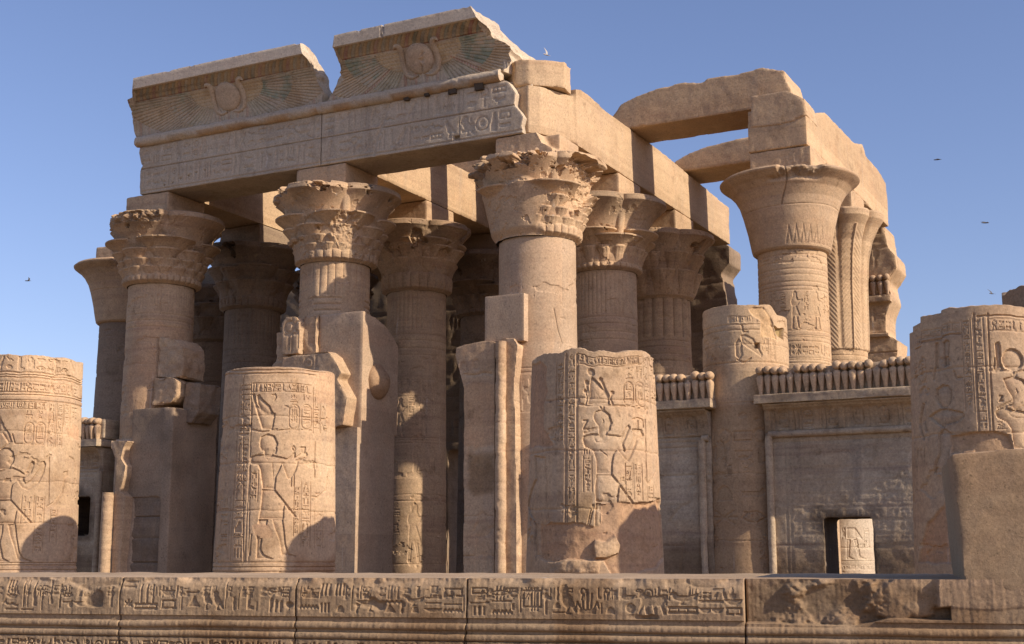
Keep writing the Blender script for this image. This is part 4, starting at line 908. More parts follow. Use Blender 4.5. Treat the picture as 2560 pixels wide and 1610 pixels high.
def cornice(label, xl0, xl1, xb0, xb1, cx, fade, seed, splitx=None, td=28.4, rag=.06):
    """xl0/xl1: (z, x) pairs giving the ragged front ends; xb0/xb1 the same at the back"""
    t = thing('cornice_block', label, 'cornice', (cx, 28.3, 13.42), 'cornice blocks on top of the facade')
    L = prof(td)[0]; nl = len(L); nx = 430
    def endx(f, b):
        f = sorted(f); b = sorted(b)
        xf = np.interp(L[:, 1], [q[0] for q in f], [q[1] for q in f]); xb = np.interp(L[:, 1], [q[0] for q in b], [q[1] for q in b])
        k = sstep(27.3, 29.3, L[:, 0]); return xf*(1-k)+xb*k
    e0, e1 = endx(xl0, xb0), endx(xl1, xb1)
    lp = np.stack([0*L[:, 0], L[:, 0], L[:, 1]], -1)
    e0 = e0+.05*fbm(lp+seed, 3.5, 4, seed); e1 = e1+rag*fbm(lp+seed+7, 3.0, 5, seed+1)
    u = np.linspace(0, 1, nx)[:, None]; X = e0[None]*(1-u)+e1[None]*u
    p = np.stack([X, np.repeat(L[None, :, 0], nx, 0), np.repeat(L[None, :, 1], nx, 0)], -1)
    xs = np.arange(min(e0)-.1, max(e1)+.1, .014); rl = Relief(xs, ARC); am = ARC[-1]
    Xg, Ag = np.meshgrid(xs, ARC, indexing='ij'); tn = rl.t
    a_str = .74*am; nz = fbm(np.stack([Xg, Ag, 0*Xg], -1), 2.2, 4, seed)
    nz2 = fbm(np.stack([Xg, Ag, 0*Xg], -1), 9, 3, seed+2)
    def paint(m, c, k=1.):
        m = np.clip(m*k, 0, 1)[..., None]; tn[:] = tn*(1-m)+tn*np.array(c)*m
    wear = np.clip(.75+.45*nz+.25*nz2, .1, 1)*fade
    # leaf stripes under the fillet
    s = (Xg+.22*((Ag-a_str)/(am-a_str+1e-6))**1.6*-1.0)/.115
    k = np.floor(s).astype(int); fr = s-np.floor(s); on = Ag > a_str
    rl.h -= on*.014*((fr < .12) | (fr > .88))
    seq = [RED, None, GRN, None, BLU, None, GRN, None]
    for i, c in enumerate(seq):
        mk = on*(k % 8 == i)
        paint(mk, c or TAN, wear if c else 1)
    paint(on*(Ag < a_str+.03), (.5, .22, .2), wear)
    rl.hline(a_str, xs[0], xs[-1], .018, .012)
    # wings either side of the disc
    ax, ay = np.abs(Xg-cx), Ag
    fx, fy = (ax-.30)/1.5, ay-.66*am
    ang = np.arctan2(-fy, fx); rd = np.hypot(fx, fy*1.25)
    reg = (ang > -.22) & (ang < 1.25) & (ax > .42) & (rd < 2.25-.9*np.clip(ang, 0, 2)) & (ay < a_str-.01)
    ri = np.where(rd < .62, 0, np.where(rd < 1.25, 1, 2))
    for i, n in ((1, 17), (2, 30)):
        f = (ang*n/1.45*1.0) % 1; rl.h -= reg*(ri == i)*.022*((f < .22))
    fz = ((Xg*11+np.floor(Ag*11)*.5) % 1-.5)**2+((Ag*11) % 1-.5)**2
    rl.h += reg*(ri == 0)*.012*(fz < .16)
    paint(reg*(ri == 0), YEL, wear); paint(reg*(ri == 1)*(ang < .6), TEAL, np.clip(wear*.5+.5*nz+.35*nz2, 0, .8)); paint(reg*(ri == 1)*(ang >= .75), (.8, .9, .85), wear)
    paint(reg*(ri == 2)*(ang > .1), (1.08, .98, .78), wear*.8); paint(reg*(ri == 2)*(ang <= .1), (.72, .78, .72), wear)
    edge = reg*(np.abs(rd-(2.25-.9*np.clip(ang, 0, 2))) < .03); rl.h -= .012*edge
    dots = (np.abs(ang-.62-.1*np.sin(ax)) < .03)*(rd > .5)*(rd < 1.6)*((ax*14 % 1) < .6); paint(dots, (.7, .25, .2), fade*.8*(seed == 2))
    # reeds along the foot
    rt = .30*am-.05*np.sin(ax*1.2)
    f = (Xg/.105) % 1
    low = (ay < rt) & ~reg
    rl.h += low*.016*(f > .35)*(f < .95)
    kk = np.floor(Xg/.105).astype(int)
    paint(low*(kk % 3 == 0)*(f > .3), (.85, .55, .48), wear*.8); paint(low*(kk % 3 == 1)*(f > .3), (.8, .85, .8), wear*.6)
    paint(np.ones_like(Xg)*sstep(.15, .6, nz), (.8, .74, .68), .6)
    h, tg = rl.sample(X[:, :NF], np.repeat(ARC[None], nx, 0))
    T = np.ones((nx, nl, 3)); T[:, :NF] = tg; T[:, NF:NF+9] = (1.12, 1.13, 1.16)
    nr = fbm(p, 1.6, 5, seed+20)
    p[:, :NF, 1] += NRM[None, :, 0]*(h-.006*(1+nr[:, :NF])); p[:, :NF, 2] += NRM[None, :, 1]*(h-.006*(1+nr[:, :NF]))
    p[:, NF:, 2] -= .012*np.clip(nr[:, NF:]+.2, 0, 2)*(L[NF:, 1] > 14.9)*1.0
    ft = slice(NF+4, NF+8); p[:, ft, 2] -= .035*sstep(.45, .8, fbm(p[:, ft], 2.5, 3, seed+8))
    if splitx is not None:
        g = np.exp(-((p[:, NF:NF+8, 0]-splitx-.03*np.sin(p[:, NF:NF+8, 2]*14))/.018)**2); p[:, NF:NF+8, 1] += .06*g; p[:, NF+4:NF+8, 2] -= .05*g[:, 4:]
    # body (loop closes) and broken end faces
    parts = [p]; tt = [T]
    def cap(row, sgn):
        c = np.array((row[:, 0].mean(), row[:, 1].mean(), row[:, 2].mean())); out = []
        for f in np.linspace(.97, .0, 22):
            q = c+(row-c)*max(f, .004); q[:, 0] = c[0]+(row[:, 0]-c[0])*f
            q[:, 0] += sgn*(.16*fbm(q*np.array((.3, 1, 1)), 2.2, 5, seed+60)+.03)*(1-f**6)
            out.append(q)
        return np.stack(out, 0)
    c0, c1 = cap(p[0], -1)[::-1], cap(p[-1], 1)
    P = np.concatenate([c0, p, c1], 0); TT = np.concatenate([np.ones(c0.shape), T, np.ones(c1.shape)], 0)
    link('cavetto', mesh('cavetto', P.transpose(1, 0, 2), gridF(nl, P.shape[0], True), TT.transpose(1, 0, 2)), M_FACADE, t)
    # sun disc and the two cobras flanking it
    ac = .50*am; R = .40
    a = np.linspace(0, 2*pi, 48, endpoint=False); rr = np.array([.0, .25, .5, .7, .85, .95, 1., 1.0]); hh = np.array([.12, .117, .107, .09, .068, .042, .015, -.03])
    A, K = np.meshgrid(a, np.arange(8), indexing='ij'); q = surf(cx+R*rr[K]*np.cos(A), ac+R*rr[K]*np.sin(A), hh[K])
    q[..., 1] += .012*fbm(q, 3, 4, seed)
    if seed == 2: q[..., 1] += .08*np.exp(-((q[..., 0]-cx-.10-.12*np.sin((q[..., 2]-14)*3))/.02)**2)*(q[..., 2] < 14.15)
    link('sun_disc', mesh('sun_disc', q, gridF(48, 8, True), (1.04, 1.0, .98)), M_FACADE, t)
    for sg in (-1, 1):
        path = np.array([(.10, -.42), (.30, -.46), (.46, -.36), (.52, -.12), (.50, .12), (.46, .28), (.50, .40), (.60, .43), (.66, .36)])*np.array((sg, 1)); wd = np.array([.02, .05, .065, .075, .085, .085, .075, .05, .015])
        n = 40; s_ = np.linspace(0, 8, n); px = np.interp(s_, range(9), path[:, 0]); py = np.interp(s_, range(9), path[:, 1]); ww = np.interp(s_, range(9), wd)
        for _ in range(3): px[1:-1] = (px[:-2]+2*px[1:-1]+px[2:])/4; py[1:-1] = (py[:-2]+2*py[1:-1]+py[2:])/4
        dx, dy = np.gradient(px), np.gradient(py); l = np.hypot(dx, dy); dx, dy = dx/l, dy/l
        b = np.linspace(0, 2*pi, 14, endpoint=False); S, B = np.meshgrid(np.arange(n), b, indexing='ij')
        q = surf(cx+px[S]-dy[S]*ww[S]*np.cos(B), ac+py[S]+dx[S]*ww[S]*np.cos(B), -.01+.06*np.sin(B))
        link('cobra', mesh('cobra', q.transpose(1, 0, 2), gridF(14, n, True), (1.0, .96, .92)), M_FACADE, t)
    return t
cornice('left painted cornice block with winged sun disc and pale straight top edge',
        [(14.96, -5.98), (14.6, -5.98), (14.5, -6.0), (14.45, -6.4), (13.8, -6.5), (13.42, -6.38)], [(14.91, -.22), (14.58, -.13), (14.5, -.09), (14.29, -.04), (13.92, 0), (13.48, 0)],
        [(14.9, -6.1), (13.4, -6.3)], [(14.9, -.35), (14.2, -.15), (13.4, -.03)], -3.0, .52, 1, td=27.62)
cornice('right painted cornice block, higher in the photo, with cracked sun disc and broken sunlit end',
        [(14.91, .83), (14.62, .82), (14.38, .85), (14.24, .8), (14.12, .65), (13.95, .75), (13.84, .45), (13.46, .14)], [(14.9, 4.84), (14.52, 4.93), (14.13, 5.3), (13.96, 5.5), (13.67, 5.6), (13.47, 5.48), (13.4, 5.2)],
        [(14.9, .9), (14.2, .8), (13.4, .2)], [(14.93, 5.0), (14.5, 5.25), (14.0, 5.75), (13.6, 5.8), (13.3, 5.6)], 3.1, .66, 2, 2.3, td=28.25, rag=.13)

# ------------------------------------------------------------------ beams running back, roof slabs
def beam_lines(x, y0, y1, z0, seed, face='x'):
    rl = Relief(np.arange(y0, y1, .03), np.arange(11.6, 13.4, .02)); r = random.Random(seed)
    for z in (z0+.12, z0+.17, z0+.34): rl.hline(z, y0, y1, .018, .010)
    for yy in np.arange(y0+.6, y1, 2.0): rl.text(yy, yy+1.1, z0+.5, z0+1.2, .010, r, False, .03, .7)
    return [(rl, 'x', 1)]
def block(name, label, cat, boxes=(), prisms=(), mat=None, vox=.045, wear=.25, amp=.008, chip=.05, seed=0, reliefs=(), group=None, tintf=None, nsc=2.5):
    A = [(b[0], b[2], b[4]) for b in boxes]+[(b[1], b[3], b[5]) for b in boxes]
    for pts, ax, a0, a1 in prisms:
        for a in (a0, a1):
            for p in pts: A.append((a, *p) if ax == 'x' else ((p[0], a, p[1]) if ax == 'y' else (p[0], p[1], a)))
    A = np.array(A); lo, hi = A.min(0), A.max(0)
    t = stone(name, boxes, prisms, mat or M_BEAM, None, vox, wear, amp, chip, seed, reliefs, tintf, nsc)
    return tag(t, label, cat, group)
GB = 'roof beams running back from the facade'
block('roof_beam', 'sunlit beam running back from the broken end of the cornice, over the smooth front column', 'beam', prisms=[
    ([(29.4, 11.75), (41.3, 11.75), (41.3, 13.0), (36, 13.2), (33, 13.22), (31.2, 13.2), (30.2, 13.3), (29.6, 13.28), (29.3, 13.2)], 'x', 5.18, 6.69),
    ([(5.18, 28.4), (5.55, 28.15), (5.98, 28.02), (6.22, 28.25), (6.42, 28.75), (6.69, 29.46), (6.69, 29.7), (5.18, 29.7)], 'z', 11.8, 13.02)], vox=.04, seed=3, reliefs=beam_lines(6.69, 30, 41, 11.75, 1), group=GB)
block('roof_block', 'small sunlit block on top of the beam behind the broken cornice end', 'stone block', prisms=[([(5.1, 28.5), (5.6, 28.05), (5.95, 28.1), (6.3, 28.35), (6.66, 28.72), (6.6, 29.2), (5.2, 29.3)], 'z', 13.03, 13.72)], vox=.04, wear=.7, seed=4, chip=.08)
block('roof_beam', 'shaded and sunlit beam running back from the middle front column', 'beam', [(-.77, .77, 29.4, 41.3, 11.75, 13.2)], vox=.05, seed=5, reliefs=beam_lines(.77, 30, 38, 11.75, 2), group=GB)
block('roof_beam', 'dark beam running back from the far left front column', 'beam', [(-6.69, -5.15, 29.4, 41.3, 11.75, 13.2)], vox=.05, seed=6, reliefs=beam_lines(-5.15, 30, 34, 11.75, 3), group=GB)
# beam over the right-hand column line, ragged top
block('roof_beam', 'sunlit beam with stepped broken top over the great bell column', 'beam', prisms=[
    ([(31.95, 11.75), (41.3, 11.75), (41.35, 12.6), (41.2, 13.15), (40.2, 13.3), (38.6, 13.3), (38.2, 13.55), (37.2, 13.3), (35.6, 13.25), (33.9, 13.2), (33.1, 12.95), (32.6, 12.75), (32.0, 12.9), (31.92, 12.3)], 'x', 10.25, 11.78)], vox=.045, seed=8, chip=.07, reliefs=beam_lines(11.78, 33, 41, 11.75, 4), group=GB)
GS = 'roof slabs laid across the beams'
block('roof_slab', 'long roof slab with ragged top lying across to the great bell column, sky under it', 'roof slab', prisms=[
    ([(6.1, 13.22), (11.2, 13.22), (11.25, 13.4), (11.1, 13.75), (11.0, 14.15), (10.4, 14.34), (9.7, 14.27), (8.9, 14.3), (8.75, 14.2), (8.2, 14.3), (7.4, 14.24), (6.9, 14.14), (6.4, 13.98), (6.12, 13.65)], 'y', 32.88, 34.42)], vox=.04, wear=.25, seed=9, chip=.08, group=GS)
block('roof_slab', 'shorter roof slab behind and below the long slab, left of the great bell column', 'roof slab', prisms=[
    ([(6.15, 13.22), (11.0, 13.22), (11.0, 14.05), (9.3, 14.05), (8.4, 14.02), (7.7, 13.95), (7.2, 13.9), (6.6, 13.75), (6.2, 13.55)], 'y', 37.4, 39.0)], vox=.045, wear=.25, seed=10, chip=.08, group=GS)
block('capstone_block', 'grey weathered block on the great bell column under the end of the long slab', 'stone block', prisms=[
    ([(10.35, 12.4), (11.2, 12.35), (11.8, 12.5), (11.75, 12.95), (11.3, 13.24), (10.35, 13.24)], 'y', 31.9, 32.95)], vox=.035, wear=.3, seed=11, chip=.08)
for x0, x1, y0, y1, s in ((-5.3, -.6, 29.5, 32.0, 1), (.6, 5.3, 32.1, 33.05, 2), (-.5, 5.95, 34.8, 37.4, 3), (.6, 5.2, 37.5, 41, 4), (-5.3, -.56, 33.6, 37, 5), (-5.3, -.6, 37.1, 41, 6), (-10.6, -6.4, 33, 37, 7), (-10.6, -6.4, 37.1, 41, 8)):
    lab = {1: 'dark roof slab behind the left cornice, just inside the facade', 2: 'narrow roof slab that throws a dark stripe on the middle beam', 3: 'grey roof slab seen behind the capital of the smooth front column'}.get(s)
    block('roof_slab', lab or 'dark roof slab deep inside the hall under which no light falls', 'roof slab', [(x0, x1, y0, y1, 13.21, 13.85)], vox=.08, seed=30+s, group=GS if lab else 'roof slabs deep inside the hall')

# ------------------------------------------------------------------ hall back wall and ruined wall ends
r = random.Random(3)
rl = Relief(np.arange(-13, 12.5, .04), np.arange(0, 12.2, .04))
for z in (2, 4, 5.8, 7.4, 9, 10.6): rl.hline(z, -13, 12.3, .05, .03)
for z in (2.2, 4.2, 6, 7.6, 9.2): rl.text(-12.8, 12, z, z+1.2, .03, r, False, .06)
t = thing('hall_wall', 'dark back wall of the hall with a bright door gap and ragged right end', 'wall', (-4, 42, 0))
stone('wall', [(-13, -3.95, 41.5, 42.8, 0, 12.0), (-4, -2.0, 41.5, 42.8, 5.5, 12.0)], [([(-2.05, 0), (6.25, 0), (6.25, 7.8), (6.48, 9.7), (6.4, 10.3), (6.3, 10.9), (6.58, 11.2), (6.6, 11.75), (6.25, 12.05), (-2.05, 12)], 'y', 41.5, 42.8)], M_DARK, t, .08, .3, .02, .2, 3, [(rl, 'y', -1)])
t = thing('ruined_wall', 'jagged standing end of a ruined wall right of the palm column, against the sky', 'wall', (10.2, 42.2, 0))
rl = Relief(np.arange(8.5, 12, .02), np.arange(7, 12.2, .02))
for z in (7.9, 8.5, 9.75, 10.15, 11.2): rl.hline(z, 8.6, 12, .05, .04)
rl.text(10.6, 11.5, 10.5, 11.9, .03, r, True); rl.text(10.7, 11.6, 8.6, 9.3, .02, r, True)
stone('wall', [(8.6, 11.72, 41.25, 41.6, 9.42, 9.66), (8.6, 11.6, 41.3, 41.6, 8.36, 8.5)], [([(8.6, 0), (11.85, 0), (11.8, 7.8), (11.84, 8.24), (11.5, 8.5), (11.52, 9.06), (11.72, 9.57), (11.62, 10.1), (11.92, 10.5), (11.89, 10.9), (11.66, 11.2), (11.61, 11.87), (11.03, 12.05), (8.6, 12.0)], 'y', 41.5, 43.0)], M_BEAM, t, .04, .2, .015, .16, 5, [(rl, 'y', -1)])
# uraeus (rearing cobra with a disc) for the friezes
def uraeus_mesh(hw=1., hgt=1., broken=False):
    rows = [(0, .036, .06), (.10, .046, .08), (.22, .062, .10), (.32, .078, .11), (.375, .080, .10), (.405, .06, .07), (.425, .03, .05)]
    if not broken: rows += [(.44, .045, .09), (.465, .070, .125), (.505, .081, .14), (.545, .081, .14), (.585, .062, .11), (.605, .03, .06), (.612, .002, .004)]
    else: rows += [(.46, .03, .04), (.465, .002, .003)]
    a = np.linspace(0, 2*pi, 20, endpoint=False); A, K = np.meshgrid(a, np.arange(len(rows)), indexing='ij'); R = np.array(rows)
    se = lambda v, e: np.sign(v)*np.abs(v)**e      # flat-fronted hood, not a round peg
    return np.stack([hw*R[K, 1]*se(np.cos(A), .75), -.02-R[K, 2]*se(np.sin(A), .5), hgt*R[K, 0]], -1)
UR = {}
def uraei(t, x0, x1, step, y, z, hw=1., hgt=1., broken_at=()):
    k = 0; x = x0; pb = t.location
    while x < x1:
        key = (hw, hgt, k in broken_at)
        if key not in UR:
            q = uraeus_mesh(hw, hgt, k in broken_at)
            q = q-.008*fbm(q, 8, 3, k)[..., None]; UR[key] = mesh('uraeus', q, gridF(20, q.shape[1], True)); UR[key].materials.append(M_SAND)
        o = bpy.data.objects.new('uraeus', UR[key]); COL.objects.link(o); o.parent = t
        o.location = Vector((x, y+random.Random(k+9).uniform(-.02, .02), z))-pb; o.scale = (random.Random(k).uniform(.94, 1.03), 1, random.Random(k+5).uniform(.93, 1.03)); x += step; k += 1
uraei(t, 10.75, 11.6, .21, 41.5, 9.68, 1.1, 1.1)
def cyl_part(name, p0, p1, rr, t, mat, seed=0, n=24, step=.03, banded=False):
    p0, p1 = np.array(p0, float), np.array(p1, float); L = np.linalg.norm(p1-p0); d = (p1-p0)/L
    a1 = np.cross(d, (0, 1, 0)); a1 = a1/np.linalg.norm(a1); a2 = np.cross(d, a1)
    s = np.arange(0, L, step); a = np.linspace(0, 2*pi, n, endpoint=False); S, A = np.meshgrid(s, a, indexing='ij')
    c = p0+d*S[..., None]; q = c+rr*(np.cos(A)[..., None]*a1+np.sin(A)[..., None]*a2)
    R = rr-.005*(1+fbm(q, 2.5, 4, seed))-.015*sstep(.35, .45, fbm(q, 2., 4, seed+2))
    if banded: R = R-.01*np.exp(-(np.sin(S*2*pi/1.1+A*.5)/.08)**2)-.012*np.exp(-(((S % 1.37)-.6)/.015)**2)
    q = c+R[..., None]*(np.cos(A)[..., None]*a1+np.sin(A)[..., None]*a2)
    q = np.concatenate([np.repeat(q[:1].mean(1, keepdims=True), n, 1), q, np.repeat(q[-1:].mean(1, keepdims=True), n, 1)], 0)
    return link(name, mesh(name, q.transpose(1, 0, 2), gridF(n, q.shape[0], True)), mat, t)
# ------------------------------------------------------------------ screen walls between the front columns
def screen(label, x0, x1, zl, seed, hole=None, frame_x=(), prisms=(), endtrim=0., zu=.02):
    """wall panel, cavetto, ledge, back slab of the cobra row"""
    t = thing('screen_wall', label, 'wall', ((x0+x1)/2, 28.3, 0), 'low screen walls between the front columns')
    r = random.Random(seed)
    rl = Relief(np.arange(x0, x1, .018), np.arange(0, zl, .018))
    a0, a1 = x0+.12, x1-.12
    # cartouche frieze, stripes
    x = a0
    while x < a1-.3:
        for q in range(4): rl.vline(x+.03+q*.045, zl-.52, zl-.1, .022, .035)
        rl.cartouche(x+.22, x+.42, zl-.46, zl-.12, .035, r, .026); x += .52
    rl.hline(zl-.56, x0, x1, .04, .03); rl.hline(zl-.66, x0, x1, .02, .02)
    i0, i1 = a0+.3, a1-.2
    rl.stroke([(i0, .4), (i0, zl-.78), (i1, zl-.78), (i1, .4), (i0, .4)], .02, .02)
    rl.stroke([(i0+.1, .4), (i0+.1, zl-.85)], .014, .014)
    if i1-i0 > 1.8:
        c = (i0+i1)/2; zc = zl-1.05
        rl.ell(c, zc, .13, .13, .02)
        for sg in (-1, 1):
            for q in range(9): rl.stroke([(c+sg*.18, zc+.07-.015*q), (c+sg*(1.15-.07*q), zc-.0-.03*q)], .014, .012)
        for q in range(7):
            z1 = zl-1.32-q*.27
            rl.hline(z1, i0+.15, i1, .022, .02)
            if q > 0: rl.text(i0+.2, i1-.05, z1+.05, z1+.24, .012, r, False, .026, .9)
    else:
        h = zl-1.0
        rl.union([[(i0+p[0]*.62*h, .3+p[1]*h*.8) for p in q] for q in ([(.3, .62), (.75, .62), (1.0, .74), (1.0, .78), (.8, .76), (.7, .84), (.72, .94), (.55, 1), (.4, .94), (.42, .84), (.3, .8), (.2, .7)], [(.35, .62), (.66, .62), (.9, .34), (.3, .34)], [(.32, .34), (.48, .34), (.42, .02), (.6, 0), (.28, 0)], [(.58, .34), (.74, .34), (.84, .02), (1.0, 0), (.74, 0)])], .03, .014, .06, .2)
        rl.text(i0+.1, i1-.1, zl-1.1, zl-.85, .014, r)
    for z in (1.0, 1.9, 2.75, 3.4, 4.0): rl.hline(z+.03*r.random(), x0, x1, .018, .02)
    for k in range(7): rl.vline(r.uniform(x0, x1), 1.0+k*.4, 1.4+k*.4, .016, .018)
    cx = (x0+x1)/2
    rl.stain([(x0-.2, 0), (x1+.2, 0), (x1+.2, 1.9), (cx, 2.1), (x0-.2, 1.7)], (.55, .50, .45), .5, seed)
    rl.stain([(x0-.2, zl-.5), (x1+.2, zl-.5), (x1+.2, zl+.2), (x0-.2, zl+.2)], (.8, .75, .7), .2, seed+1)
    rl.stain([(x0+.35*(x1-x0), 2.3), (x1-.2, 2.2), (x1-.3, zl-.8), (x0+.4*(x1-x0), zl-.8)], (1.05, 1.1, 1.16), .5, seed+2)
    bx = [(x0, x1, 27.78, 28.95, 0, zl)] if hole is None else [(x0, hole[0], 27.78, 28.95, 0, zl), (hole[1], x1, 27.78, 28.95, 0, zl), (hole[0]-.05, hole[1]+.05, 27.78, 28.95, hole[3], zl)]+([(hole[0]-.05, hole[1]+.05, 27.78, 28.95, 0, hole[2])] if hole[2] > 0 else [])
    def soot_shade(V, n):      # soot round the opening; its inner faces painted darker still as shade
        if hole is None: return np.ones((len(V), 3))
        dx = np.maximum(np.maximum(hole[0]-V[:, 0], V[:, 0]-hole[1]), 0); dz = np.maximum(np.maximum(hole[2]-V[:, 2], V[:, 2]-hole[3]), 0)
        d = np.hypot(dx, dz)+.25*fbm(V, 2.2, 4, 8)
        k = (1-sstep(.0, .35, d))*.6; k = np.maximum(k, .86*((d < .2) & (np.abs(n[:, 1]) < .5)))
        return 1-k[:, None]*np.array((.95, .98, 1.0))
    cav = [(28.3, zl-.5), (27.76, zl-.5), (27.74, zl-.3), (27.66, zl-.12), (27.5, zl), (27.5, zl+.03), (28.3, zl+.03)]
    stone('panel', bx, [(cav, 'x', x0+.03, x1-.03)]+list(prisms), M_SCREEN, t, .03, .3, .012, .05, seed, [(rl, 'y', -1)], tintf=soot_shade)
    stone('ledge', [(x0-.12, x1+endtrim, 27.42, 28.95, zl+.02, zl+.23)], (), M_SCREEN, t, .03, .5, .008, .05, seed+1)
    stone('frieze_slab', [(x0-.08, x1+endtrim-.03, 27.70, 28.5, zl+.22, zl+.80)], (), M_SCREEN, t, .035, .5, .012, .05, seed+2)
    for fx in frame_x: cyl_part('torus_moulding', (fx, 27.76, 0), (fx, 27.76, zl-.62), .085, t, M_SCREEN, seed, 20, banded=True)
    if frame_x: cyl_part('torus_moulding', (min(frame_x), 27.76, zl-.60), (x1-.02, 27.76, zl-.60), .075, t, M_SCREEN, seed+4, 18)
    uraei(t, x0+.0, x1+endtrim-.08, .163, 27.67, zl+.235, 1.0, 1.0, (4, 9, 15))
    return t
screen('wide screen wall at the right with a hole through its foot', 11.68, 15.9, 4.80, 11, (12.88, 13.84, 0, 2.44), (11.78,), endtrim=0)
screen('narrow screen wall left of the short column stump, topped by few cobras', 8.6, 10.5, 4.78, 12, None, (10.3,), endtrim=.14)
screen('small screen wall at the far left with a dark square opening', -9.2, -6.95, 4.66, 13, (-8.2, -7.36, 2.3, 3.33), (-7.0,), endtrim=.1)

# short stump standing in the screen wall
t = thing('broken_column', 'short column stump built into the screen wall, winged figure and square hole carved on it', 'column', (11.05, ROW1, 0))
sh = Shaft(11.05, ROW1, 0, 7.06, 1.02, .93, 420, .018)
rng = random.Random(15)
TS = zoomT(1680, 480, 600/2065.)
carve_text(sh, TS, [(480, 1060, 760, 1110, 'h'), (778, 1245, 830, 1400, 'v'), (850, 1265, 892, 1460, 'v')], rng, .03)
sh.rl.union([sh.pts(TS, [(590, 1230), (630, 1220), (700, 1260), (780, 1400), (770, 1420), (640, 1330), (600, 1300)]), sh.pts(TS, [(540, 1300), (570, 1260), (600, 1290), (610, 1400), (580, 1440), (545, 1410)])], .03, .014, .06, .2)
for k in range(7): sh.rl.stroke(sh.pts(TS, [(605+k*12, 1250+k*8), (650+k*18, 1320+k*14)]), .018, .02)
sh.rl.stroke(sh.pts(TS, [(600, 1140), (612, 1200), (650, 1195)]), .04, .03); sh.rl.stroke(sh.pts(TS, [(560, 1440), (620, 1470), (680, 1430)]), .03, .025)
sh.rl.poly(sh.pts(TS, [(715, 1300), (752, 1300), (752, 1342), (715, 1342)]), .16, flat=1, bev=.02)
rings(sh, (6.62, 6.5, 5.78), .018, .018); drums(sh, [6.17, 4.9, 3.4, 2.0])
sh.rl.text(-1.4, 1.2, 3.6, 4.4, .02, rng); sh.rl.text(-.9, .4, 2.2, 3.3, .02, rng)
sh.rl.patch(sh.pts(TS, [(650, 990), (790, 980), (870, 1100), (880, 1180), (900, 1260), (770, 1240), (760, 1100), (690, 1060)]), .02, (1.05, 1.0, .9), rough=.02)
sh.rl.patch(sh.pts(TS, [(880, 1120), (962, 1110), (962, 1265), (900, 1200)]), .11, (.72, .74, .58))
sh.rl.stain([(-1.2, 5.5), (-.4, 5.5), (-.4, 6.1), (-1.2, 6.2)], (.8, .75, .7), seed=2)
sh.rl.stain([(-1.5, 0), (1.5, 0), (1.5, 4.8), (-1.5, 4.9)], (.78, .74, .70), seed=4)
sh.build('shaft', M_BEAM, t, lambda th: ragged(.03, 33)(th)-.22*sstep(.62, .9, th), seed=61)
# sunlit carved pillar seen through the hole
t = thing('carved_pillar', 'sunlit round pillar with carved legs glimpsed through the hole in the screen wall', 'column', (11.62, 34.6, 0))
sh = Shaft(11.62, 34.6, 0, 4.3, .74, .72, 240, .018, .9); TH_ = zoomT(1640, 1150, .27409); rng = random.Random(2)
sh.rl.union([sh.pts(TH_, q) for q in ([(1742, 620), (1815, 620), (1830, 720), (1740, 722)], [(1815, 615), (1888, 725), (1820, 700)], [(1735, 725), (1775, 728), (1765, 880), (1810, 905), (1735, 905)], [(1800, 725), (1838, 728), (1865, 880), (1920, 905), (1850, 900)])], .025, .014, .05, .2)
carve_text(sh, TH_, [(1695, 620, 1725, 720, 'v'), (1900, 620, 1945, 800, 'v'), (1700, 960, 1990, 1000, 'h')], rng, .02)
rings(sh, [sh.P(*TH_((1830, y)))[1] for y in (925, 945)], .014, .014); drums(sh, [sh.P(*TH_((1830, 800)))[1]])
sh.build('shaft', M_FACADE, t, seed=62)

# ------------------------------------------------------------------ door jambs
t = thing('door_jamb', 'wide door jamb under the middle front column, plastered flank and stacked broken blocks', 'door jamb', (0, 28, 0), 'door jambs between the front columns')
stone('pier', [(-1.7, 1.72, 27.3, 29.0, 0, 4.8)], (), M_PLAS, t, .05, .4, .006, .02, 1)
stone('restored_core', (), [([(27.42, 4.7), (29.1, 4.7), (29.1, 7.0), (28.9, 7.22), (28.5, 7.45), (28.0, 7.6), (27.42, 7.7)], 'x', .40, 1.72)], M_PLAS, t, .04, .35, .006, .02, 2)
rl = Relief(np.arange(-.6, .35, .014), np.arange(6.6, 7.7, .014))
for q in ((-.34, 0), (-.05, 0)): rl.glyph('ankh', q[0]-.1, 6.85, .3, .7, .03, .05)
rl.stroke([(-.2, 6.75), (-.2, 7.6)], .03, .03)
stone('relief_block', (), [([(-.52, 6.68), (.02, 6.68), (.02, 7.5), (-.1, 7.64), (-.4, 7.66), (-.54, 7.5)], 'y', 27.12, 28.0)], M_SAND, t, .028, .6, .008, .04, 3, [(rl, 'y', -1)])
stone('rubble_block', [(-.95, -.5, 27.4, 28.4, 6.4, 7.35), (-1.0, .4, 27.35, 28.4, 4.6, 6.55), (.0, .42, 27.3, 28.2, 6.6, 7.68)], (), M_SAND, t, .03, .25, .03, .14, 4)
rl = Relief(np.arange(.2, 1.5, .014), np.arange(5, 6.8, .014)); rl.text(.3, 1.0, 6.2, 6.6, .02, random.Random(3)); rl.hline(6.62, .2, 1.2, .03, .03)
stone('broken_block', (), [([(-.6, 4.78), (1.3, 4.78), (1.5, 4.82), (1.6, 5.5), (1.4, 5.8), (1.3, 5.95), (1.42, 6.1), (1.15, 6.55), (.97, 6.68), (-.4, 6.62)], 'y', 26.98, 27.5)], M_SAND, t, .028, .25, .015, .12, 5, [(rl, 'y', -1)])
a = np.linspace(0, 2*pi, 40, endpoint=False); k = np.linspace(0, pi/2, 16); A, K = np.meshgrid(a, k, indexing='ij')
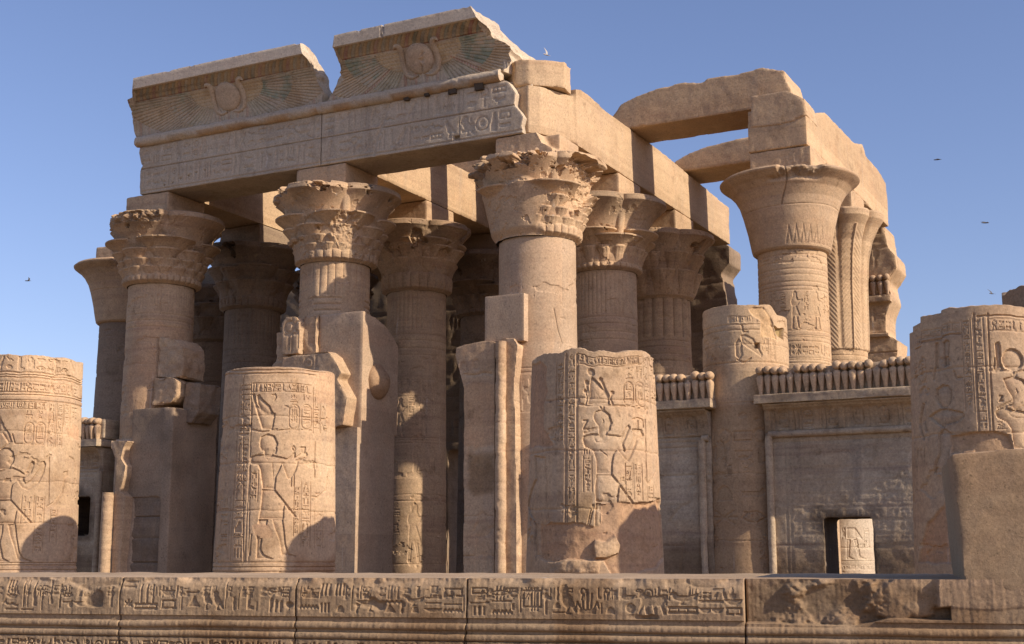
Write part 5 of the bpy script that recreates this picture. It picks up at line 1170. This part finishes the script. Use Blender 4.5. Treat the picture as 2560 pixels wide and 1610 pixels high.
q = np.stack([1.70+.30*np.cos(K), 28.15+.42*np.sin(K)*np.cos(A), 6.0+.46*np.sin(K)*np.sin(A)], -1); q[..., 0] -= .05*fbm(q, 3, 4, 5)+.03
link('boss', mesh('boss', q, gridF(40, 16, True), (.74, .68, .64)), M_SAND, t)

t = thing('door_jamb', 'door jamb at the far left front column, dark stone filling beside smooth plaster', 'door jamb', (-5.4, 28, 0), 'door jambs between the front columns')
stone('pier', [(-4.62, -4.27, 27.5, 29.3, 0, 5.62), (-5.75, -4.5, 27.53, 29.0, 3.25, 5.64), (-5.7, -4.5, 27.66, 29.0, 0, 3.4)], (), M_PLAS, t, .045, .3, .008, .04, 7, tintf=lambda V, n: np.full((len(V), 3), .72)*(1+.25*fbm(V, 1.2, 4, 9))[:, None])
rl = Relief(np.arange(-5.75, -4.6, .02), np.arange(0, 3.4, .02))
for z in (.8, 1.55, 2.2, 2.75): rl.hline(z, -5.7, -4.5, .035, .04)
stone('stone_filling', [(-5.62, -4.56, 27.56, 27.9, 0, 3.3)], (), M_DARK, t, .035, .8, .02, .05, 8, [(rl, 'y', -1)])
cyl_part('torus_moulding', (-6.10, 27.17, 0), (-6.10, 27.17, 3.4), .16, t, M_SAND, 4, 26, banded=True)
stone('broken_edge', (), [([(-5.93, 0), (-5.62, 0), (-5.60, .9), (-5.68, 1.6), (-5.62, 2.3), (-5.58, 3.3), (-5.78, 3.42), (-5.66, 3.8), (-5.64, 4.1), (-5.82, 4.3), (-5.74, 4.6), (-5.62, 4.75), (-6.2, 4.8), (-6.22, 4.6), (-6.0, 4.2), (-6.02, 3.4)], 'y', 27.27, 27.7)], M_SAND, t, .025, .3, .012, .09, 9)
stone('plaster_flank', [(-6.35, -5.5, 27.56, 28.6, 0, 4.85)], (), M_PLAS, t, .05, .5, .008, .03, 10)
stone('rough_block', (), [([(-5.3, 6.45), (-4.35, 6.42), (-4.3, 6.9), (-4.36, 7.3), (-4.6, 7.55), (-5.3, 7.7)], 'y', 27.85, 28.8)], M_SAND, t, .03, .25, .05, .16, 11)
stone('rough_block', (), [([(-5.3, 5.7), (-4.6, 5.75), (-4.42, 5.95), (-4.38, 6.35), (-4.6, 6.48), (-5.3, 6.5)], 'y', 27.75, 28.7)], M_SAND, t, .03, .25, .04, .16, 12)
stone('rough_block', (), [([(-4.5, 5.3), (-4.1, 5.2), (-3.85, 5.5), (-3.8, 6.3), (-4.4, 6.4)], 'y', 28.0, 28.9)], M_DARK, t, .03, .25, .05, .16, 13)

t = thing('door_jamb', 'door jamb in front of the smooth front column, relief face edged by sunlit mouldings', 'door jamb', (5.2, 28, 0), 'door jambs between the front columns')
rl = Relief(np.arange(4.3, 6.0, .016), np.arange(0, 6.8, .016)); rng = random.Random(6)
for z in (.9, 1.7, 2.6, 3.6): rl.hline(z, 4.3, 6, .018, .02)
rl.union([[(4.75+p[0]*.7, 1.2+p[1]*1.5) for p in q] for q in ([(.3, .62), (.75, .62), (1.0, .74), (1.0, .78), (.8, .76), (.7, .84), (.72, .94), (.55, 1), (.4, .94), (.42, .84), (.3, .8), (.2, .7)], [(.35, .62), (.66, .62), (.9, .34), (.3, .34)], [(.32, .34), (.48, .34), (.42, .02), (.6, 0), (.28, 0)], [(.58, .34), (.74, .34), (.84, .02), (1.0, 0), (.74, 0)])], .03, .014, .06, .2)
for cx_, cz_ in ((4.62, 6.05), (4.95, 6.1)): rl.ell(cx_, cz_, .1, .13, .03)
rl.stroke([(4.6, 5.9), (4.9, 5.85), (5.2, 5.9), (5.4, 5.85)], .04, .03)
rl.text(4.7, 5.4, 3.7, 4.3, .02, rng); rl.stain([(4.8, 3.1), (5.5, 3.1), (5.5, 4.0), (4.8, 4.0)], (.62, .58, .52), seed=3); rl.stain([(4.6, 0), (5.5, 0), (5.5, 1.6), (4.6, 2.0)], (1.0, 1.03, 1.05), seed=4)
rl.patch([(4.3, 4.2), (5.45, 4.2), (5.45, 5.6), (4.9, 5.7), (4.3, 5.5)], .0, (1.0, .92, .86))
stone('pier', (), [([(4.65, 0), (5.46, 0), (5.46, 6.62), (5.2, 6.66), (4.6, 6.6), (4.4, 6.55), (4.38, 6.3), (4.5, 6.0), (4.62, 5.6)], 'y', 27.32, 28.6)], M_SAND, t, .03, .3, .01, .06, 14, [(rl, 'y', -1)])
cyl_part('torus_moulding', (5.60, 27.36, 0), (5.60, 27.36, 6.62), .135, t, M_SAND, 5, 28, banded=True)
rl = Relief(np.arange(27.3, 28.6, .02), np.arange(0, 6.8, .02))
for k in range(6): rl.vline(27.38+k*.1, 0, 5.6, .02, .014)
for z in (1.2, 2.4, 3.4, 4.4, 5.2): rl.hline(z, 27.3, 28.6, .02, .02)
stone('broken_edge', (), [([(5.55, 0), (6.02, 0), (6.0, 1.2), (5.96, 4.6), (5.92, 5.6), (6.02, 6.5), (5.9, 6.68), (5.55, 6.7)], 'y', 27.42, 28.4)], M_SAND, t, .03, .3, .008, .07, 15, [(rl, 'x', 1)])
block('restored_block', 'smooth modern square block standing on the door jamb before the smooth front column', 'stone block', [(5.08, 6.13, 27.5, 27.95, 6.6, 7.74)], mat=M_PLAS, vox=.035, wear=.2, amp=.003, chip=0, seed=16)
block('stone_stub', 'narrow rounded stub of stone left of the smooth modern block', 'stone block', prisms=[([(4.9, 6.55), (5.1, 6.55), (5.1, 7.62), (4.98, 7.6), (4.88, 7.4)], 'y', 27.9, 28.4)], mat=M_PLAS, vox=.035, seed=17)

# ------------------------------------------------------------------ low carved wall in the foreground and the pier on it
WY, WD = rad(15), 6.5
WB = np.array((CX, CY))+WD*np.array((-math.sin(AL), math.cos(AL)))     # point on the wall face straight ahead
WT = np.array((math.cos(AL-WY), math.sin(AL-WY))); WN = np.array((-WT[1], WT[0]))   # along the wall (to the right), into the wall
def wpt(sx, sy):
    d = ray(sx, sy); k = ((WB-CAMP[:2])@WN)/(d[:2]@WN); q = CAMP+d*k
    return ((q[:2]-WB)@WT, q[2])
def W3(t, y, z): return np.stack([WB[0]+WT[0]*t+WN[0]*y, WB[1]+WT[1]*t+WN[1]*y, z], -1)
J = [-3.6, -2.066, -1.099, -.223, 1.086, 3.6]
ZT = 1.437
tg = np.arange(-3.6, 3.6, .0042); zg = np.concatenate([np.arange(.0, 1.06, .05), np.arange(1.06, ZT, .0032), [ZT]])
rl = Relief(tg, zg); Tg, Zg = np.meshgrid(tg, zg, indexing='ij'); pw = np.stack([Tg, Zg, 0*Tg], -1)
def band(z0, z1, hgt): # rounded horizontal moulding
    wob = .004*fbm(np.stack([Tg*2.5, 0*Tg+z0*9, 0*Tg], -1), 1, 4, int(z0*1000))
    x = (Zg-wob-(z0+z1)/2)/((z1-z0)/2); return hgt*np.sqrt(np.clip(1-x*x, 0, 1))**.6
L = np.maximum(band(1.192, 1.226, .020), band(1.146, 1.178, .018))
L = L+.010*(Zg < 1.143)+.012*(Zg > 1.250)
TE = [zoomT(ox, 1400, .26578) for ox in (0, 640, 1280, 1920)]
G1 = [[('basket', 70, 310, 180, 370), ('viper', 40, 370, 180, 450), ('slab', 60, 440, 180, 480), ('vase', 215, 200, 255, 440), ('vase', 255, 190, 300, 440), ('slab', 210, 450, 320, 480), ('three', 70, 200, 170, 300), ('god', 310, 200, 370, 430), ('reed', 380, 290, 430, 470), ('leg', 470, 190, 520, 420), ('crook', 560, 230, 600, 440), ('eye', 600, 300, 690, 360), ('disc', 640, 395, 700, 450), ('arm', 600, 360, 700, 420), ('basket', 700, 370, 870, 450), ('bread', 780, 270, 850, 360),
       ('one', 880, 200, 990, 450), ('one', 1005, 240, 1115, 450), ('slab', 1170, 180, 1300, 230), ('slab', 1170, 230, 1290, 280), ('scarab', 1175, 360, 1260, 450), ('three', 1300, 230, 1490, 405), ('board', 1280, 400, 1480, 470), ('basket', 1520, 260, 1660, 350), ('house', 1530, 370, 1660, 460), ('slab', 1520, 440, 1670, 470), ('one', 1700, 240, 1740, 480), ('arm', 1760, 260, 1890, 340), ('tri', 1770, 330, 1900, 450), ('bird', 1900, 240, 2010, 470), ('owl', 1990, 290, 2130, 470), ('one', 2120, 200, 2150, 470), ('vase', 2180, 350, 2240, 470), ('one', 2240, 310, 2270, 470), ('leg', 2300, 320, 2400, 470)],
      [('one', 0, 390, 30, 480), ('viper', 110, 270, 300, 330), ('cloth', 130, 360, 180, 480), ('cloth', 180, 380, 220, 480), ('cloth', 225, 390, 265, 480), ('one', 300, 270, 340, 480), ('tri', 450, 260, 600, 370), ('water', 420, 400, 590, 470), ('three', 600, 230, 720, 330), ('three', 740, 230, 850, 330), ('three', 600, 410, 710, 485), ('bread', 750, 415, 850, 500), ('one', 890, 230, 930, 490), ('bread', 1000, 310, 1090, 370), ('basket', 950, 365, 1150, 430), ('crook', 940, 420, 980, 490), ('leg', 1050, 420, 1110, 490), ('water', 1170, 360, 1390, 420), ('tri', 1210, 415, 1320, 500), ('crook', 1360, 400, 1410, 490), ('bread', 1380, 250, 1480, 320), ('duck', 1400, 320, 1590, 430), ('bread', 1460, 430, 1550, 500), ('vase', 1490, 250, 1570, 350), ('slab', 1600, 340, 1750, 375), ('slab', 1600, 385, 1745, 425), ('basket', 1590, 440, 1750, 500), ('stool', 1630, 230, 1730, 330), ('house', 1780, 260, 1950, 350), ('slab', 1770, 400, 1940, 435), ('water', 1770, 440, 1940, 500), ('one', 1945, 320, 1975, 490),
       ('frame', 2040, 250, 2180, 330), ('bread', 2060, 330, 2170, 380), ('arm', 2020, 370, 2200, 430), ('three', 2030, 440, 2180, 510), ('slab', 2220, 370, 2410, 405), ('water', 2230, 440, 2410, 520), ('eye', 2210, 270, 2400, 350)],
      [('stool', 0, 400, 30, 480), ('one', 60, 330, 105, 500), ('frame', 110, 240, 280, 490), ('three', 170, 260, 260, 480), ('flag', 300, 320, 380, 500), ('bread', 385, 390, 470, 460), ('owl', 430, 230, 630, 510), ('slab', 390, 480, 520, 510), ('lotus', 600, 290, 820, 505), ('one', 825, 400, 860, 510), ('bread', 875, 430, 985, 515), ('disc', 1060, 400, 1175, 510), ('basket', 1010, 310, 1160, 390), ('ox', 1190, 290, 1460, 515), ('duck', 1470, 280, 1760, 420), ('board', 1480, 430, 1740, 515), ('slab', 1760, 360, 1990, 420), ('basket', 1760, 430, 1880, 515), ('basket', 1870, 430, 1990, 515), ('slab', 1750, 250, 1980, 310), ('basket', 2000, 350, 2170, 440), ('house', 2020, 445, 2160, 520)]]
for T_, gs in zip(TE, G1):
    for g, x0, y0, x1, y1 in gs:
        a = wpt(*T_((x0, y1))); b = wpt(*T_((x1, y0))); c = wpt(*T_(((x0+x1)/2, (y0+y1)/2)))
        rl.glyph(g, a[0], a[1], b[0]-a[0], b[1]-a[1], .0075, .0075)
rng = random.Random(14)
for a_, b_ in ((-3.4, -2.1), (-2.04, -1.12), (-1.08, -.25), (-.2, 1.06)): rl.text(a_, b_, 1.338, 1.398, .005, rng, False, .0055, .8)
rng = random.Random(9); rl.text(-3.4, 1.0, 1.065, 1.13, .010, rng, False, .006); rl.text(1.1, 3.4, 1.065, 1.13, .010, rng, False, .006)
h = L+rl.h
# eroded upper edge, lost patches
er = fbm(pw*np.array((1, 1.6, 1)), 5, 5, 4)
edge = sstep(ZT-.055, ZT-.004, Zg+.018*er); h = h-edge*(.020+.018*fbm(pw, 9, 4, 8))
lost = sstep(.66, .80, fbm(pw*np.array((1, 1.5, 1)), 3.2, 4, 22)+.35*sstep(1.36, 1.43, Zg))*(Zg > 1.255)*(Tg < 1.086)
h = h*(1-lost)+lost*(-.006+.003*fbm(pw, 22, 4, 6))
e2 = .5+.9*fbm(pw*np.array((1, 1.3, 1)), 4.5, 5, 31)
low = 1.236+.10*sstep(1.66, 1.80, Tg)*0+.03*sstep(1.55, 1.75, Tg)+.008*fbm(np.stack([Tg, 0*Tg, 0*Tg], -1), 6, 3, 3)
rt = sstep(0, .008, Zg-low)*(Tg > 1.086)*(Tg < 1.97)
h = h*(1-rt)+rt*(-.030*sstep(.25, .6, e2)-.010*np.clip(e2, 0, 1)-.006+.003*fbm(pw, 20, 4, 12))
# plaster skirt of the pier on the right
pk = sstep(-.012, .012, Tg-1.915-.01*er)*sstep(0, .014, Zg-1.305-.012*er-.02*sstep(2.15, 2.3, Tg))
h = h*(1-pk)+pk*.016
h = h+.0014*fbm(pw*np.array((9, 1, 1)), 9, 3, 15)+.0016*fbm(pw, 12, 4, 2)+.0007*fbm(pw, 60, 2, 5)
for j in J[1:-1]:
    jj = j+.0035*fbm(np.stack([0*Tg, Zg, 0*Tg], -1), 9, 3, int(j*10)+50)+.05*(Zg-1.25)*(abs(j+.223) < .01)
    h = h-.02*np.exp(-((Tg-jj)/.0025)**2)-.002*np.exp(-((Tg-jj)/.008)**2)*(1+er)
tn = np.ones((*Tg.shape, 3))
sm = sstep(.1, .5, fbm(pw*np.array((1, 1.2, 1)), 3, 5, 70))[..., None]; tn *= 1-sm*np.array((.18, .24, .30))
tn *= 1-(.30*rt*sstep(.1, .8, e2))[..., None]
tn = tn*(1-pk[..., None])+pk[..., None]*np.array((.98, .96, .98))
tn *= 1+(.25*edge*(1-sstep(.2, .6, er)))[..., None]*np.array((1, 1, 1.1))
# top of the wall
yb = np.array([.012, .03, .06, .1, .16, .25, .4, .6, .8, 1.0, 1.2]); nb = len(yb)
wall = thing('carved_wall', 'low carved stone wall along the foreground, picture signs over three long mouldings', 'wall', (*W3(0., .5, 0.)[:2], 0))
cuts = [0]+[int(np.searchsorted(tg, j)) for j in J[1:-1]]+[len(tg)]
names = ['carved_block']*4+['eroded_block']
for k in range(5):
    i = slice(cuts[k], cuts[k+1]); tt = tg[i]
    fr = W3(Tg[i], -h[i], Zg[i]); y0 = -h[i][:, -1]
    Yt = y0[:, None]+yb[None]; Tt = np.repeat(tt[:, None], nb, 1)
    pt = np.stack([Tt, Yt, 0*Yt], -1)
    zt = ZT+.004*np.clip(Yt/.3, 0, 1)+.012*np.clip(Yt/1.2, 0, 1)+.004*fbm(pt, 6, 4, 3)*np.clip(Yt/.05, .3, 1)
    top = W3(Tt, Yt, zt); back = W3(np.repeat(tt[:, None], 3, 1), np.full((len(tt), 3), 1.25), np.repeat(np.array([[1.40, .8, 0.]]), len(tt), 0))
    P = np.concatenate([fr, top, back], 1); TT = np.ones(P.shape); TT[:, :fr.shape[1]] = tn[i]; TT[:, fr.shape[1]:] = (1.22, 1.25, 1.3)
    n0, n1 = P.shape[:2]
    F_ = [gridF(n0, n1), np.arange(n1)[None, ::-1], ((n0-1)*n1+np.arange(n1))[None]]
    link(names[k], mesh(names[k], P, F_, TT), M_WALL, wall)
def wall_space(o):      # turn a mesh modelled in (t, y, z) wall coordinates into the world
    me = o.data; n = len(me.vertices); c = np.empty(n*3); me.vertices.foreach_get('co', c); c = c.reshape(-1, 3)+np.array(o.location)
    q = W3(c[:, 0], c[:, 1], c[:, 2]); b = np.array((q[:, 0].mean(), q[:, 1].mean(), q[:, 2].min()))
    me.vertices.foreach_set('co', (q-b).ravel()); me.update(); o.location = b; return o
o = stone('stone_pier', (), [([(2.035, 1.39), (3.6, 1.39), (3.6, 2.02), (2.6, 2.005), (2.2, 2.0), (2.0, 1.985), (2.005, 1.95), (2.02, 1.7)], 'y', -.02, 1.0)], M_WALL, None, .016, .5, .004, .012, 3, nsc=6, tintf=lambda V, n: np.full((len(V), 3), .95))
tag(wall_space(o), 'plain rough stone pier standing on the low wall at the right edge', 'stone pier')

# ------------------------------------------------------------------ birds
def bird(p, s, head, tilt, flap, label):
    M_BIRD = M_BIRD2 if label.startswith('pale') else globals()['M_BIRD']
    t = thing('bird', label, 'bird', p, 'birds in flight')
    n = 10; u = np.linspace(0, 1, n); r = .16*np.sin(pi*u**.75)**.8+.004; a = np.linspace(0, 2*pi, 10, endpoint=False)
    A, U = np.meshgrid(a, np.arange(n), indexing='ij')
    def place(q):
        q = q*s; c, d = math.cos(head), math.sin(head); e, f = math.cos(tilt), math.sin(tilt)
        x, y, z = q[..., 0], q[..., 1], q[..., 2]; y, z = y*e-z*f, y*f+z*e
        return np.stack([p[0]+x*c-y*d, p[1]+x*d+y*c, p[2]+z], -1)
    body = np.stack([(u[U]-.5)*1.1, .5*r[U]*np.cos(A), .5*r[U]*np.sin(A)], -1)
    link('body', mesh('body', place(body), gridF(10, n, True)), M_BIRD, t)
    for sg in (-1, 1):
        L = np.linspace(0, 1, 8); c0 = np.interp(L, [0, .4, 1], [.22, .26, .03]); x0 = np.interp(L, [0, .4, 1], [.05, .12, -.18])
        rows = []
        for dz in (.012, -.012):
            for e in (0, 1): rows.append(np.stack([x0+(c0 if e == 0 else -c0)*.6, sg*L*.95, flap*(L-.35*L*L)*.9+dz*(1-L*.8)+(0 if e else .0)], -1))
        q = np.stack([rows[0], rows[1], rows[3], rows[2]], 0)
        link('wing', mesh('wing', place(q), [gridF(4, 8, True), np.array([[0, 8, 16, 24]])]), M_BIRD, t)
for sx, sy, s, hd, ti, fl, lab in ((70, 702, .17, .5, .5, .6, 'small dark bird flying left of the temple above the leftmost stump'), (1366, 137, .19, 1.2, .9, .7, 'pale bird flying just above the broken end of the cornice'),
        (2344, 399, .15, .2, .2, .1, 'tiny bird gliding in the sky right of the stepped beam, highest on the right'), (2463, 557, .16, .6, .3, .25, 'tiny bird in the right sky, middle one of three'), (2479, 734, .13, 1.0, .6, .5, 'tiny bird lowest in the right sky above the right-edge column')):
    bird(onY(sx, sy, 27.), s, hd, ti, fl, lab)
